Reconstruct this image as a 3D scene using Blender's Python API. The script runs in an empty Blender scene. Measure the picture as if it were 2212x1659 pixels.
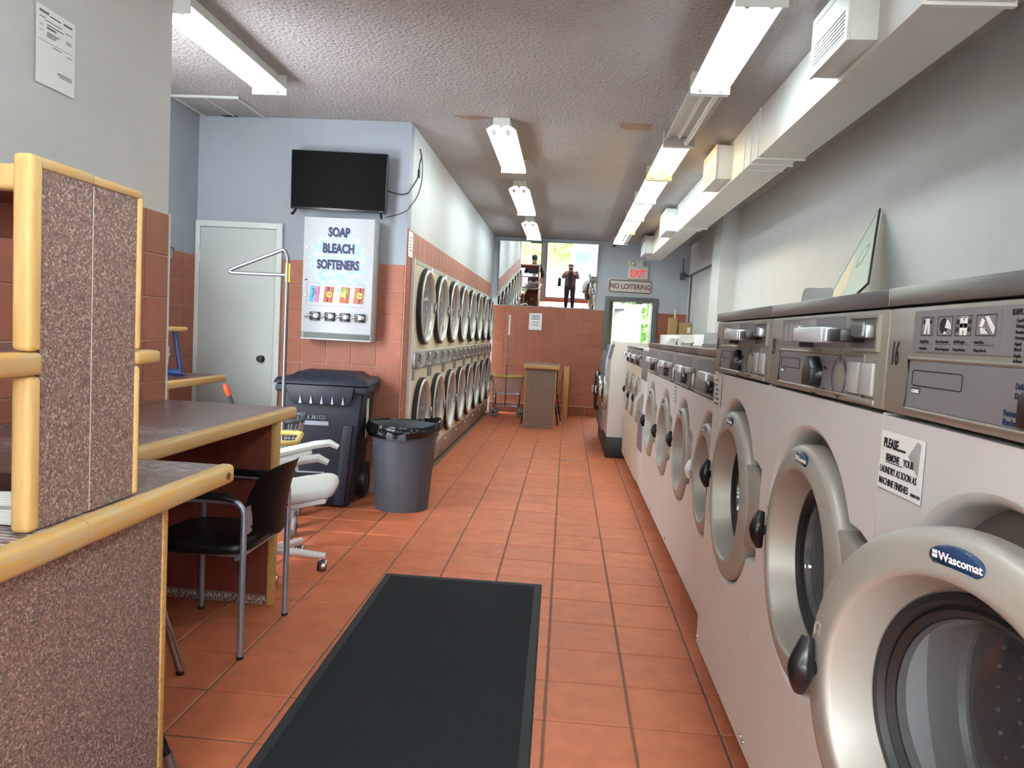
import bpy, bmesh, math, random
from mathutils import Vector, Matrix
random.seed(11)
SC = bpy.context.scene
COL = SC.collection
PI = math.pi

# ------------------------------------------------------------------ camera
cam_d = bpy.data.cameras.new('camera')
cam_d.sensor_fit = 'HORIZONTAL'; cam_d.sensor_width = 36.0; cam_d.lens = 36.0 * 1621.22 / 2212
cam_d.clip_start = 0.02; cam_d.clip_end = 200
cam = bpy.data.objects.new('camera', cam_d); COL.objects.link(cam)
RC = [[0.99588067, 0.07317269, 0.05354847], [0.05834324, -0.06504096, -0.99617556], [-0.06941001, 0.99519618, -0.06904216]]
cam.matrix_world = Matrix(((RC[0][0], -RC[1][0], -RC[2][0], 0), (RC[0][1], -RC[1][1], -RC[2][1], 0), (RC[0][2], -RC[1][2], -RC[2][2], 1.35), (0, 0, 0, 1)))
SC.camera = cam
# ------------------------------------------------------------------ world, exposure
W = bpy.data.worlds.new('overcast_sky'); SC.world = W; W.use_nodes = True
wb = W.node_tree.nodes['Background']; wb.inputs[0].default_value = (0.88, 0.95, 1.0, 1); wb.inputs[1].default_value = 11.0
vs = SC.view_settings
vs.view_transform = 'Standard'; vs.look = 'None'; vs.gamma = 1.0; vs.use_curve_mapping = False; vs.exposure = 1.35
TUBE_COOL, TUBE_WARM = 12.5, 10.5
try:
    SC.cycles.max_bounces = 8; SC.cycles.diffuse_bounces = 5; SC.cycles.glossy_bounces = 5; SC.cycles.transparent_max_bounces = 12
    SC.cycles.sample_clamp_indirect = 6.0; SC.cycles.caustics_reflective = False; SC.cycles.caustics_refractive = False
except Exception:
    pass

# ------------------------------------------------------------------ materials
def lin(c):
    return tuple((v / 255 / 12.92) if v / 255 <= .04045 else ((v / 255 + .055) / 1.055) ** 2.4 for v in c) + (1,)
MT = {}
def mat(name, c, rough=.5, metal=0., var=0., vs=6., bump=0., bs=80., rnd=0., stretch=None, c2=None, spec=.5, coat=0., thr=None, dist=.004):
    """procedural surface: two-tone world-space noise, optional per-object shade and relief"""
    m = bpy.data.materials.new(name); m.use_nodes = True; MT[name] = m
    nt = m.node_tree; N = nt.nodes; L = nt.links; b = N['Principled BSDF']
    b.inputs['Roughness'].default_value = rough; b.inputs['Metallic'].default_value = metal
    b.inputs['Specular IOR Level'].default_value = spec; b.inputs['Coat Weight'].default_value = coat
    col = lin(c); b.inputs['Base Color'].default_value = col
    geo = N.new('ShaderNodeNewGeometry'); vec = geo.outputs['Position']
    if stretch:
        mp = N.new('ShaderNodeMapping'); mp.inputs['Scale'].default_value = stretch; L.new(vec, mp.inputs[0]); vec = mp.outputs[0]
    out = None
    if var or c2:
        n = N.new('ShaderNodeTexNoise'); n.inputs['Scale'].default_value = vs; n.inputs['Detail'].default_value = 5; n.inputs['Roughness'].default_value = .65
        L.new(vec, n.inputs['Vector'])
        r = N.new('ShaderNodeValToRGB'); lo, hi = thr or (.3, .7)
        r.color_ramp.elements[0].position = lo; r.color_ramp.elements[1].position = hi
        if c2: r.color_ramp.elements[0].color = col; r.color_ramp.elements[1].color = lin(c2)
        else:
            r.color_ramp.elements[0].color = tuple(v * (1 - var) for v in col[:3]) + (1,)
            r.color_ramp.elements[1].color = tuple(min(1, v * (1 + var)) for v in col[:3]) + (1,)
        L.new(n.outputs['Fac'], r.inputs[0]); out = r.outputs[0]
    if rnd:
        oi = N.new('ShaderNodeObjectInfo'); mr = N.new('ShaderNodeMapRange'); mr.inputs[3].default_value = 1 - rnd; mr.inputs[4].default_value = 1 + rnd
        L.new(oi.outputs['Random'], mr.inputs[0]); h = N.new('ShaderNodeHueSaturation')
        if out: L.new(out, h.inputs['Color'])
        else: h.inputs['Color'].default_value = col
        L.new(mr.outputs[0], h.inputs['Value']); out = h.outputs[0]
    if out: L.new(out, b.inputs['Base Color'])
    if bump:
        n2 = N.new('ShaderNodeTexNoise'); n2.inputs['Scale'].default_value = bs; n2.inputs['Detail'].default_value = 3; L.new(vec, n2.inputs['Vector'])
        bp = N.new('ShaderNodeBump'); bp.inputs['Strength'].default_value = bump; bp.inputs['Distance'].default_value = dist
        L.new(n2.outputs['Fac'], bp.inputs['Height']); L.new(bp.outputs[0], b.inputs['Normal'])
    return m
def emit(name, c, s):
    m = mat(name, c, .4); b = m.node_tree.nodes['Principled BSDF']
    b.inputs['Emission Color'].default_value = lin(c); b.inputs['Emission Strength'].default_value = s
    return m
def thin_glass(name, tint=(255, 255, 255), ior=1.45, rough=.0, haze=0.):
    m = bpy.data.materials.new(name); m.use_nodes = True; MT[name] = m; nt = m.node_tree; N = nt.nodes; L = nt.links
    N.remove(N['Principled BSDF']); t = N.new('ShaderNodeBsdfTransparent'); t.inputs[0].default_value = lin(tint)
    g = N.new('ShaderNodeBsdfGlossy'); g.inputs['Roughness'].default_value = rough
    f = N.new('ShaderNodeLayerWeight'); pw = N.new('ShaderNodeMath'); pw.operation = 'POWER'; pw.inputs[1].default_value = 4.0; L.new(f.outputs['Facing'], pw.inputs[0])
    mr = N.new('ShaderNodeMapRange'); mr.inputs[3].default_value = ((ior - 1) / (ior + 1)) ** 2 * 1.6; mr.inputs[4].default_value = .95; L.new(pw.outputs[0], mr.inputs[0]); x = N.new('ShaderNodeMixShader')
    L.new(mr.outputs[0], x.inputs[0]); L.new(t.outputs[0], x.inputs[1]); L.new(g.outputs[0], x.inputs[2])
    if haze:
        d = N.new('ShaderNodeBsdfDiffuse'); d.inputs[0].default_value = lin((206, 208, 210)); y = N.new('ShaderNodeMixShader'); y.inputs[0].default_value = haze
        L.new(x.outputs[0], y.inputs[1]); L.new(d.outputs[0], y.inputs[2]); x = y
    L.new(x.outputs[0], N['Material Output'].inputs[0]); return m
def speckle(name, base, dark, light, scale=170, rough=.45, worn=0):
    """speckled stone-pattern laminate: small random granules"""
    m = mat(name, base, rough); nt = m.node_tree; N = nt.nodes; L = nt.links; b = N['Principled BSDF']
    geo = N.new('ShaderNodeNewGeometry'); ns = N.new('ShaderNodeTexNoise'); ns.inputs['Scale'].default_value = scale * .9
    L.new(geo.outputs['Position'], ns.inputs['Vector'])
    mv = N.new('ShaderNodeVectorMath'); mv.operation = 'MULTIPLY_ADD'; mv.inputs[1].default_value = (.006,) * 3; L.new(ns.outputs['Color'], mv.inputs[0]); L.new(geo.outputs['Position'], mv.inputs[2])
    v = N.new('ShaderNodeTexVoronoi'); v.inputs['Scale'].default_value = scale; L.new(mv.outputs[0], v.inputs['Vector'])
    sx = N.new('ShaderNodeSeparateColor'); L.new(v.outputs['Color'], sx.inputs[0])
    r = N.new('ShaderNodeValToRGB'); r.color_ramp.interpolation = 'LINEAR'; e = r.color_ramp.elements
    e[0].position = 0; e[0].color = lin(dark); e[1].position = 1; e[1].color = lin(light)
    for p, c in ((.16, dark), (.26, tuple(.5 * (a + d) for a, d in zip(base, dark))), (.45, base), (.72, base), (.84, tuple(.55 * a + .45 * d for a, d in zip(base, light)))):
        q = e.new(p); q.color = lin(c)
    L.new(sx.outputs[0], r.inputs[0]); out = r.outputs[0]
    if worn:   # pale scuff marks worn into the surface
        mp = N.new('ShaderNodeMapping'); mp.inputs['Scale'].default_value = (22, 130, 1); L.new(geo.outputs['Position'], mp.inputs[0])
        n1 = N.new('ShaderNodeTexNoise'); n1.inputs['Scale'].default_value = 1.0; n1.inputs['Detail'].default_value = 6; L.new(mp.outputs[0], n1.inputs['Vector'])
        n2 = N.new('ShaderNodeTexNoise'); n2.inputs['Scale'].default_value = 2.6; n2.inputs['Detail'].default_value = 1; L.new(geo.outputs['Position'], n2.inputs['Vector'])
        a = N.new('ShaderNodeMapRange'); a.inputs[1].default_value = .50; a.inputs[2].default_value = .62; L.new(n1.outputs['Fac'], a.inputs[0])
        c = N.new('ShaderNodeMapRange'); c.inputs[1].default_value = worn; c.inputs[2].default_value = worn + .10; L.new(n2.outputs['Fac'], c.inputs[0])
        q = N.new('ShaderNodeMath'); q.operation = 'MULTIPLY'; L.new(a.outputs[0], q.inputs[0]); L.new(c.outputs[0], q.inputs[1])
        x = N.new('ShaderNodeMix'); x.data_type = 'RGBA'; L.new(q.outputs[0], x.inputs[0]); L.new(out, x.inputs[6]); x.inputs[7].default_value = lin((204, 196, 194)); out = x.outputs[2]
    L.new(out, b.inputs['Base Color']); return m

mat('paint_wall', (153, 159, 169), .75, var=.03, vs=3, bump=.05, bs=120)
mat('paint_wall_lit', (186, 192, 202), .75, var=.03, vs=3)  # same paint as the partition, lightened to stand in for light at the back
mat('paint_pale', (200, 200, 198), .75, var=.03, vs=3, bump=.05, bs=120)
mat('paint_white', (190, 192, 191), .6, var=.03, vs=2)
mat('paint_ceiling', (176, 172, 170), .9, var=.05, vs=2.0, bump=1.0, bs=46, dist=.018)
mat('patch_tan', (160, 138, 120), .9, var=.06, vs=8)
mat('grout_floor', (112, 92, 82), .9, var=.15, vs=30)
mat('grout_wall', (196, 158, 140), .9, var=.1, vs=20)
mat('floor_tile', (194, 109, 74), .5, var=.16, vs=9, rnd=.07, bump=.12, bs=25, spec=.35)
mat('wall_tile', (164, 101, 80), .5, var=.10, vs=9, rnd=.06, spec=.3)
mat('base_tile', (140, 78, 60), .5, var=.1, vs=9, rnd=.05, spec=.3)
mat('white_enamel', (214, 211, 207), .32, var=.02, vs=4)
mat('white_plastic', (226, 226, 222), .4)
mat('cream_enamel', (214, 203, 182), .4, var=.03, vs=3)
mat('beige_metal', (158, 153, 142), .42, metal=.35, var=.04, vs=5)
mat('plate_grey', (134, 133, 138), .45, metal=.2, var=.04, vs=6)
mat('ring_silver', (168, 163, 153), .4, metal=.3, var=.03, vs=5)
mat('steel_lid', (140, 136, 132), .33, metal=.9, var=.12, vs=6, stretch=(1, 1, 60))
mat('chrome', (168, 170, 174), .22, metal=1); mat('pole_chrome', (104, 107, 112), .3, metal=.55); mat('dark_bronze', (58, 56, 53), .35, metal=.6); mat('wire', (186, 188, 192), .35, metal=.5); mat('slide_metal_skylit', (214, 224, 232), .3, metal=.25)  # coin slide colour carries the reflected sky as pale blue
mat('steel', (165, 168, 172), .3, metal=.9, var=.06, vs=10)
mat('alu_tube', (160, 168, 182), .35, metal=.7)
mat('dull_steel', (150, 148, 145), .4, metal=.7, var=.08, vs=14)
mat('drum_steel', (92, 92, 94), .3, metal=.85, var=.1, vs=8)
mat('black_rubber', (22, 23, 25), .45)
mat('black_plastic', (20, 21, 24), .3)
mat('black_gloss', (10, 11, 13), .12)
mat('black_vinyl', (18, 17, 17), .38, bump=.05, bs=200)
mat('liner', (14, 15, 17), .2, bump=.8, bs=26, dist=.012); mat('hatch_grey', (158, 156, 153), .6)
mat('white_vinyl', (216, 216, 212), .5, var=.03, vs=12)
mat('white_metal', (222, 222, 222), .35)
mat('navy_plastic', (14, 20, 38), .55, var=.08, vs=10)
mat('grey_plastic', (72, 76, 84), .5, var=.06, vs=12)
mat('mat_pile', (44, 47, 50), .95, var=.25, vs=260, bump=.6, bs=400, c2=None, spec=.1)
mat('mat_rubber', (36, 38, 40), .75)
mat('wood_edge', (196, 152, 88), .5, var=.25, vs=9, stretch=(10, 2, 10), bump=.1, bs=30)
mat('wood_pine', (214, 176, 112), .45, var=.14, vs=6, stretch=(14, 14, 1.6))
mat('wood_rail', (206, 160, 88), .5, vs=5, stretch=(14, 2.2, 16), c2=(196, 170, 126), thr=(.40, .62))
mat('plywood_red', (124, 60, 43), .5, var=.22, vs=7, stretch=(3, 3, 1))
speckle('laminate', (140, 112, 104), (100, 84, 82), (198, 172, 158), 265)
speckle('laminate_top', (120, 92, 86), (94, 74, 70), (156, 130, 122), 230, .3, .58)
speckle('laminate_worn', (122, 94, 88), (94, 74, 70), (158, 132, 124), 230, .35, .44)
speckle('laminate_far', (142, 118, 108), (118, 100, 94), (164, 142, 132), 200)
mat('paper', (236, 236, 234), .8)
mat('paper_worn', (212, 206, 196), .8, var=.1, vs=30)
mat('ink', (30, 30, 34), .7)
mat('ink_grey', (120, 120, 122), .8)
mat('ink_navy', (34, 38, 92), .6)
mat('ink_red', (206, 36, 40), .6)
mat('ink_maroon', (118, 42, 44), .6)
mat('badge_blue', (22, 54, 92), .25, coat=.5)
mat('vend_white', (180, 184, 190), .35)
mat('vend_blue', (176, 206, 222), .5, var=.2, vs=22)
mat('pack_orange', (226, 92, 34), .5); mat('pack_blue', (76, 168, 208), .5); mat('pack_pink', (232, 110, 150), .5); mat('pack_yellow', (246, 188, 50), .5); mat('pack_green', (120, 160, 70), .5); mat('pack_violet', (66, 44, 110), .5)
mat('door_paint', (184, 189, 188), .5, var=.03, vs=4)
mat('trim_paint', (202, 206, 204), .5)
mat('frame_grey', (98, 104, 104), .5)
mat('olive', (122, 122, 104), .7)
mat('yellow_plastic', (196, 168, 92), .45)
mat('yellow_tape', (228, 196, 40), .5)
mat('orange_plastic', (224, 82, 46), .4)
mat('blue_plastic', (40, 62, 116), .4)
mat('cardboard', (180, 146, 104), .85, var=.08, vs=8)
mat('board_green', (176, 192, 182), .5); mat('board_beige', (214, 200, 172), .5); mat('board_blue', (112, 142, 150), .5)
mat('clear_lid', (176, 178, 176), .25, var=.1, vs=20)
mat('duct_white', (222, 222, 217), .55, var=.02, vs=3)
mat('fixture_white', (212, 212, 206), .4)
mat('fixture_cream', (206, 190, 150), .45)
mat('fixture_dark', (150, 144, 138), .35, metal=.3)
emit('tube_cool', (232, 250, 255), TUBE_COOL); emit('tube_cool_dim', (232, 250, 255), TUBE_COOL * .5); emit('tube_warm', (255, 226, 160), TUBE_WARM)  # left strip's copy is dimmed to keep the partition wall from overexposing
mat('tube_off', (200, 196, 186), .2)
emit('exit_red', (226, 20, 30), .35)
mat('sign_cream', (214, 206, 200), .5)
mat('mauve_grey', (126, 112, 112), .5)
mat('kick_brown', (142, 122, 112), .45, metal=.2, var=.05, vs=5)
mat('dryer_green', (168, 176, 164), .5)
mat('dryer_hub', (128, 128, 134), .3, metal=.3)
mat('dryer_ring', (196, 194, 188), .3, metal=.3); mat('dryer_drum', (212, 214, 219), .4)
mat('screen', (5, 6, 7), .4, spec=.04)
thin_glass('glass'); thin_glass('door_glass', (236, 239, 241), 1.35); thin_glass('lens_glass', (214, 220, 224), 1.5, .03, .06); thin_glass('bowl_glass', (214, 220, 224), 1.5, .05, .13)
m = mat('mirror', (235, 238, 240), .0, metal=1.0)
mat('pavement', (190, 188, 184), .9, var=.06, vs=4); mat('asphalt', (120, 122, 126), .9, var=.08, vs=6)
mat('van_white', (232, 234, 236), .3); mat('van_glass', (70, 92, 104), .1); mat('leaf', (74, 118, 34), .7, var=.35, vs=5); mat('leaf_pale', (104, 136, 62), .7, var=.3, vs=5); mat('bark', (96, 80, 66), .9, var=.2, vs=12)
mat('render_pale', (206, 204, 198), .8, var=.04, vs=3); mat('far_window', (110, 134, 146), .15)
mat('skin', (196, 150, 126), .55); mat('hair_dark', (38, 30, 28), .6); mat('hair_grey', (150, 138, 128), .6); mat('plum', (66, 48, 60), .8, var=.2, vs=60); mat('trousers_dark', (30, 34, 48), .8)
mat('trousers_pale', (206, 204, 200), .8); mat('jacket', (104, 90, 86), .85, var=.35, vs=40); mat('navy_top', (28, 36, 58), .8); mat('shoe', (40, 38, 38), .6); mat('bag_black', (26, 26, 28), .6)

# ------------------------------------------------------------------ mesh builder
class MB:
    def __init__(s): s.bm = bmesh.new(); s.mi = 0
    def _f(s, vs):
        try: f = s.bm.faces.new(vs); f.material_index = s.mi; return f
        except ValueError: return None
    def box(s, x0, y0, z0, x1, y1, z1, bev=0., seg=2):
        v = [s.bm.verts.new(p) for p in ((x0, y0, z0), (x1, y0, z0), (x1, y1, z0), (x0, y1, z0), (x0, y0, z1), (x1, y0, z1), (x1, y1, z1), (x0, y1, z1))]
        fs = [s._f([v[i] for i in q]) for q in ((3, 2, 1, 0), (4, 5, 6, 7), (0, 1, 5, 4), (1, 2, 6, 5), (2, 3, 7, 6), (3, 0, 4, 7))]
        if bev:
            es = list({e for f in fs for e in f.edges})
            r = bmesh.ops.bevel(s.bm, geom=es, offset=bev, segments=seg, affect='EDGES', profile=.5)
            for f in r['faces']: f.material_index = s.mi
        return s
    def hexa(s, p, bev=0., seg=2):
        """eight corners: bottom 4 counter-clockwise, top 4 counter-clockwise"""
        v = [s.bm.verts.new(q) for q in p]
        fs = [s._f([v[i] for i in q]) for q in ((3, 2, 1, 0), (4, 5, 6, 7), (0, 1, 5, 4), (1, 2, 6, 5), (2, 3, 7, 6), (3, 0, 4, 7))]
        if bev: bmesh.ops.bevel(s.bm, geom=list({e for f in fs for e in f.edges}), offset=bev, segments=seg, affect='EDGES', profile=.5)
        return s
    def prism(s, poly, d0, d1, plane='xz', bev=0.):
        P = {'xz': lambda a, b, d: (a, d, b), 'xy': lambda a, b, d: (a, b, d), 'yz': lambda a, b, d: (d, a, b)}[plane]
        A = [s.bm.verts.new(P(a, b, d0)) for a, b in poly]; B = [s.bm.verts.new(P(a, b, d1)) for a, b in poly]
        n = len(poly); fs = [s._f(A), s._f(B[::-1])] + [s._f([A[i], A[(i + 1) % n], B[(i + 1) % n], B[i]]) for i in range(n)]
        if bev: bmesh.ops.bevel(s.bm, geom=list({e for f in fs if f for e in f.edges}), offset=bev, segments=2, affect='EDGES', profile=.5)
        return s
    def lathe(s, prof, c=(0, 0, 0), axis='z', n=32, a0=0., a1=2 * PI, close=False):
        full = abs(a1 - a0 - 2 * PI) < 1e-6; m = n if full else n + 1; rings = []
        for r, h in prof:
            ring = []
            for i in range(m):
                a = a0 + (a1 - a0) * i / n; u, w = r * math.cos(a), r * math.sin(a)
                p = {'z': (u, w, h), 'y': (u, h, w), 'x': (h, u, w)}[axis]
                ring.append(s.bm.verts.new((c[0] + p[0], c[1] + p[1], c[2] + p[2])))
                if r < 1e-6: ring = ring * m; break
            rings.append(ring)
        if close: rings.append(rings[0])
        for A, B in zip(rings, rings[1:]):
            for i in range(n):
                j = (i + 1) % m; q = []
                for v in (A[i], A[j], B[j], B[i]):
                    if v not in q: q.append(v)
                if len(q) > 2: s._f(q)
        return s
    def tube(s, pts, r, n=8, closed=False, caps=True, sq=1.):
        pts = [Vector(p) for p in pts]; k = len(pts); rr = r if isinstance(r, (list, tuple)) else [r] * k; rings = []; up = None
        for i, p in enumerate(pts):
            a = pts[i - 1] if (i or closed) else p; b = pts[(i + 1) % k] if (i < k - 1 or closed) else p
            t = (b - a).normalized()
            if up is None: up = Vector((0, 0, 1)) if abs(t.z) < .9 else Vector((1, 0, 0))
            x = t.cross(up).normalized(); up = x.cross(t).normalized()
            rings.append([s.bm.verts.new(p + x * (rr[i] * math.cos(2 * PI * j / n)) + up * (rr[i] * sq * math.sin(2 * PI * j / n))) for j in range(n)])
        for A, B in list(zip(rings, rings[1:])) + ([(rings[-1], rings[0])] if closed else []):
            for j in range(n): s._f([A[j], A[(j + 1) % n], B[(j + 1) % n], B[j]])
        if caps and not closed: s._f(rings[0][::-1]); s._f(rings[-1])
        return s
    def cyl(s, p0, p1, r, r1=None, n=16): return s.tube([p0, p1], [r, r if r1 is None else r1], n)
    def ball(s, c, r, sc=(1, 1, 1), n=14):
        res = bmesh.ops.create_uvsphere(s.bm, u_segments=n, v_segments=max(6, n // 2), radius=r, matrix=Matrix.Translation(c) @ Matrix.Diagonal((*sc, 1)))
        for v in res['verts']:
            for f in v.link_faces: f.material_index = s.mi
        return s
    def grid(s, fn, nu, nv, thick=0.):
        V = [[s.bm.verts.new(fn(i / nu, j / nv)) for j in range(nv + 1)] for i in range(nu + 1)]
        fs = [s._f([V[i][j], V[i + 1][j], V[i + 1][j + 1], V[i][j + 1]]) for i in range(nu) for j in range(nv)]
        if thick: bmesh.ops.solidify(s.bm, geom=[f for f in fs if f], thickness=thick)
        return s
    def cushion(s, c, a, b, h, fn=None, e1=.45, e2=.35, nu=12, nv=40):
        sp = lambda t, e: math.copysign(abs(t) ** e, t)
        R = []
        for i in range(nu + 1):
            la = -PI / 2 + PI * i / nu; row = []
            for j in range(nv):
                lo = 2 * PI * j / nv; x = a * sp(math.cos(la), e1) * sp(math.cos(lo), e2); y = b * sp(math.cos(la), e1) * sp(math.sin(lo), e2); z = h * sp(math.sin(la), e1)
                row.append(s.bm.verts.new((c[0] + x, c[1] + y, c[2] + z + (fn(x / a, y / b) if fn else 0))))
            R.append(row)
        for A, B in zip(R[1:-1], R[2:-1]):
            for j in range(nv): s._f([A[j], A[(j + 1) % nv], B[(j + 1) % nv], B[j]])
        for A in (R[1], R[-2]): s._f(A)
        return s
    def quad(s, *p): s._f([s.bm.verts.new(q) for q in p]); return s
    def hole_panel(s, x0, x1, z0, z1, y, cx, cz, rf, n=64):
        """flat panel in xz with a round opening of polar outline rf"""
        A = [2 * PI * i / n for i in range(n)] + [math.atan2(z - cz, x - cx) % (2 * PI) for x in (x0, x1) for z in (z0, z1)]
        A = sorted(set(round(a, 6) for a in A)); I, O = [], []
        for a in A:
            c, w = math.cos(a), math.sin(a); t = min(((x1 - cx) / c if c > 1e-9 else (x0 - cx) / c if c < -1e-9 else 9e9), ((z1 - cz) / w if w > 1e-9 else (z0 - cz) / w if w < -1e-9 else 9e9))
            r = min(rf(a), t * .985)
            I.append(s.bm.verts.new((cx + r * c, y, cz + r * w))); O.append(s.bm.verts.new((cx + t * c, y, cz + t * w)))
        k = len(A)
        for i in range(k): s._f([I[i], O[i], O[(i + 1) % k], I[(i + 1) % k]])
        return s
    def loops(s, fns, c=(0, 0), n=64):
        """skin between polar outlines: fns = [(rf, y), ...] in the xz plane"""
        R = [[s.bm.verts.new((c[0] + rf(2 * PI * i / n) * math.cos(2 * PI * i / n), y, c[1] + rf(2 * PI * i / n) * math.sin(2 * PI * i / n))) for i in range(n)] for rf, y in fns]
        for A, B in zip(R, R[1:]):
            for i in range(n): s._f([A[i], A[(i + 1) % n], B[(i + 1) % n], B[i]])
        return s
    def mesh(s, name, mats, ang=38):
        bm = s.bm; bmesh.ops.recalc_face_normals(bm, faces=bm.faces[:])
        lim = math.radians(ang)
        for f in bm.faces: f.smooth = True
        for e in bm.edges: e.smooth = len(e.link_faces) == 2 and e.calc_face_angle(0) < lim
        me = bpy.data.meshes.new(name); bm.to_mesh(me); bm.free()
        for m in (mats if isinstance(mats, (list, tuple)) else [mats]): me.materials.append(MT[m])
        return me
    def build(s, name, mats, parent=None, loc=None, rot=None, ang=38):
        o = bpy.data.objects.new(name, s.mesh(name, mats, ang)); COL.objects.link(o)
        if parent: o.parent = parent
        if loc: o.location = loc
        if rot: o.rotation_euler = rot
        return o

def tag(o, label, cat, group=None):
    o['label'] = label; o['category'] = cat
    if group: o['group'] = group
    return o
def thing(name, label, cat, loc=(0, 0, 0), rz=0., group=None):
    o = bpy.data.objects.new(name, None); COL.objects.link(o); o.location = loc; o.rotation_euler = (0, 0, rz); o.empty_display_size = .1
    return tag(o, label, cat, group)
def struct(o): o['kind'] = 'structure'; return o
def stuff(o): o['kind'] = 'stuff'; return o
def dup(o, parent=None):
    c = o.copy(); COL.objects.link(c)
    if parent: c.parent = parent
    for ch in o.children: dup(ch, c)
    return c
def copies(mesh_obj, locs, parent=None):
    """repeat one small part, sharing its mesh"""
    out = [mesh_obj]
    for p in locs:
        c = mesh_obj.copy(); COL.objects.link(c); c.location = p
        if parent: c.parent = parent
        out.append(c)
    return out
TXT = {}
def text(s, size, m, parent, loc, sx=1., bold=0., align='LEFT', rot=(PI / 2, 0, 0), ext=.0004, name='lettering', shear=0.):
    key = (s, size, m, sx, bold, align, shear)
    if key not in TXT:
        cu = bpy.data.curves.new('lettering', 'FONT'); cu.body = s; cu.size = size; cu.offset = bold; cu.extrude = ext; cu.align_x = align; cu.shear = shear; cu.resolution_u = 3
        o = bpy.data.objects.new('tmp', cu); me = bpy.data.meshes.new_from_object(o); bpy.data.objects.remove(o); bpy.data.curves.remove(cu)
        for v in me.vertices: v.co.x *= sx
        me.materials.clear(); me.materials.append(MT[m]); TXT[key] = me
    o = bpy.data.objects.new(name, TXT[key]); COL.objects.link(o); o.parent = parent; o.location = loc; o.rotation_euler = rot
    return o
def arc(c, r, a0, a1, n, plane='xz', d=0.):
    P = {'xz': lambda a, b: (a, d, b), 'yz': lambda a, b: (d, a, b), 'xy': lambda a, b: (a, b, d)}[plane]
    return [P(c[0] + r * math.cos(a0 + (a1 - a0) * i / n), c[1] + r * math.sin(a0 + (a1 - a0) * i / n)) for i in range(n + 1)]
def rrect(x0, z0, x1, z1, r, n=4):
    P = []
    for cx, cz, a in ((x1 - r, z1 - r, 0), (x0 + r, z1 - r, PI / 2), (x0 + r, z0 + r, PI), (x1 - r, z0 + r, 3 * PI / 2)):
        P += [(cx + r * math.cos(a + PI / 2 * i / n), cz + r * math.sin(a + PI / 2 * i / n)) for i in range(n + 1)]
    return P

# ================================================================== the room
CEIL, BACK, TVY, RX, LX, FY = 2.93, 12.67, 5.872, 1.95, -1.97, -2.4
T0X, T0Y, TS = -1.2231, 3.7769, .30532
floor = struct(MB().box(-3.1, FY - .1, -.1, RX + .1, BACK + .1, -.004).build('floor', 'grout_floor'))
def tile_top(mb, x0, y0, x1, y1, h=.004, b=.004):
    mb.hexa([(x0, y0, -.004), (x1, y0, -.004), (x1, y1, -.004), (x0, y1, -.004), (x0 + b, y0 + b, h - .004), (x1 - b, y0 + b, h - .004), (x1 - b, y1 - b, h - .004), (x0 + b, y1 - b, h - .004)])
mb = MB(); g = .0035; tile_top(mb, g, g, TS - g, TS - g)
ft = mb.build('tile', 'floor_tile', floor); first = True; far = MB()
for j in range(-20, 30):
    for i in range(-3, 11):
        x, y = T0X + i * TS, T0Y + j * TS
        if x < LX - .3 and y < 3.5 or x + TS > RX + .2 or y > BACK: continue
        near = 1.85 < y < 8.1 and x < .62 and not (y > 5.9 and x < -1.35) and not (x < -1.6 and y < 3.2)
        z = random.uniform(-.0006, .0008)
        if near:
            if first: ft.location = (x, y, z); first = False
            else: copies(ft, [(x, y, z)])
        elif not (y > 6 and x < -1.3):
            if y + TS > BACK: continue
            tile_top(far, x + g, y + g, x + TS - g, y + TS - g)
stuff(far.build('tile_field', 'floor_tile', floor))
fd = MB().box(.02, 8.05, .0005, .14, 8.075, .004).box(.07, 8.03, .0005, .095, 8.11, .004).build('floor_clip', 'dull_steel')
tag(fd, 'small grey metal clip lying on the open floor far down the aisle', 'clip')

ceil = struct(MB().box(-3.1, FY - .1, CEIL, RX + .1, BACK + .1, CEIL + .1).build('ceiling', 'paint_ceiling'))
MB().prism([(.30, 5.69), (.535, 5.70), (.54, 5.86), (.36, 5.87), (.30, 5.80)], CEIL - .003, CEIL + .001, 'xy').build('patch', 'patch_tan', ceil)
MB().prism([(-.93, 5.64), (-.74, 5.63), (-.60, 5.68), (-.74, 5.72), (-.88, 5.73)], CEIL - .003, CEIL + .001, 'xy').build('patch', 'patch_tan', ceil)

TW = .2032
def wall_tiles(parent, face, u0, u1, z0, z1, at, cut=None, mt='wall_tile', tw=TW, th=TW, t=.006, ztop=None):
    """square wall tiles as parts; face '+x','-x','-y': the way the tiled face looks"""
    g, b = .0025, .003; cache = {}
    nu = int(math.ceil((u1 - u0) / tw - 1e-4)); nz = int(math.ceil((z1 - z0) / th - 1e-4))
    for i in range(nu):
        for k in range(nz):
            w = min(tw, u1 - u0 - i * tw); h = min(th, z1 - z0 - k * th)
            if w < .02 or h < .02 or (cut and cut(u0 + i * tw, z1 - k * th - h)): continue
            key = (round(w, 3), round(h, 3))
            if key not in cache:
                mb = MB(); P = [(g, g), (w - g, g), (w - g, h - g), (g, h - g)]; Q = [(g + b, g + b), (w - g - b, g + b), (w - g - b, h - g - b), (g + b, h - g - b)]
                if face == '-y': f = lambda p, d: (p[0], -d, p[1])
                elif face == '+x': f = lambda p, d: (d, p[0], p[1])
                else: f = lambda p, d: (-d, p[0], p[1])
                mb.hexa([f(p, 0) for p in P] + [f(p, t) for p in Q]); cache[key] = mb.mesh('tile', mt)
            o = bpy.data.objects.new('tile', cache[key]); COL.objects.link(o); o.parent = parent
            u, z = u0 + i * tw, z1 - k * th - h
            o.location = (u, at, z) if face == '-y' else (at, u, z)
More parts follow.
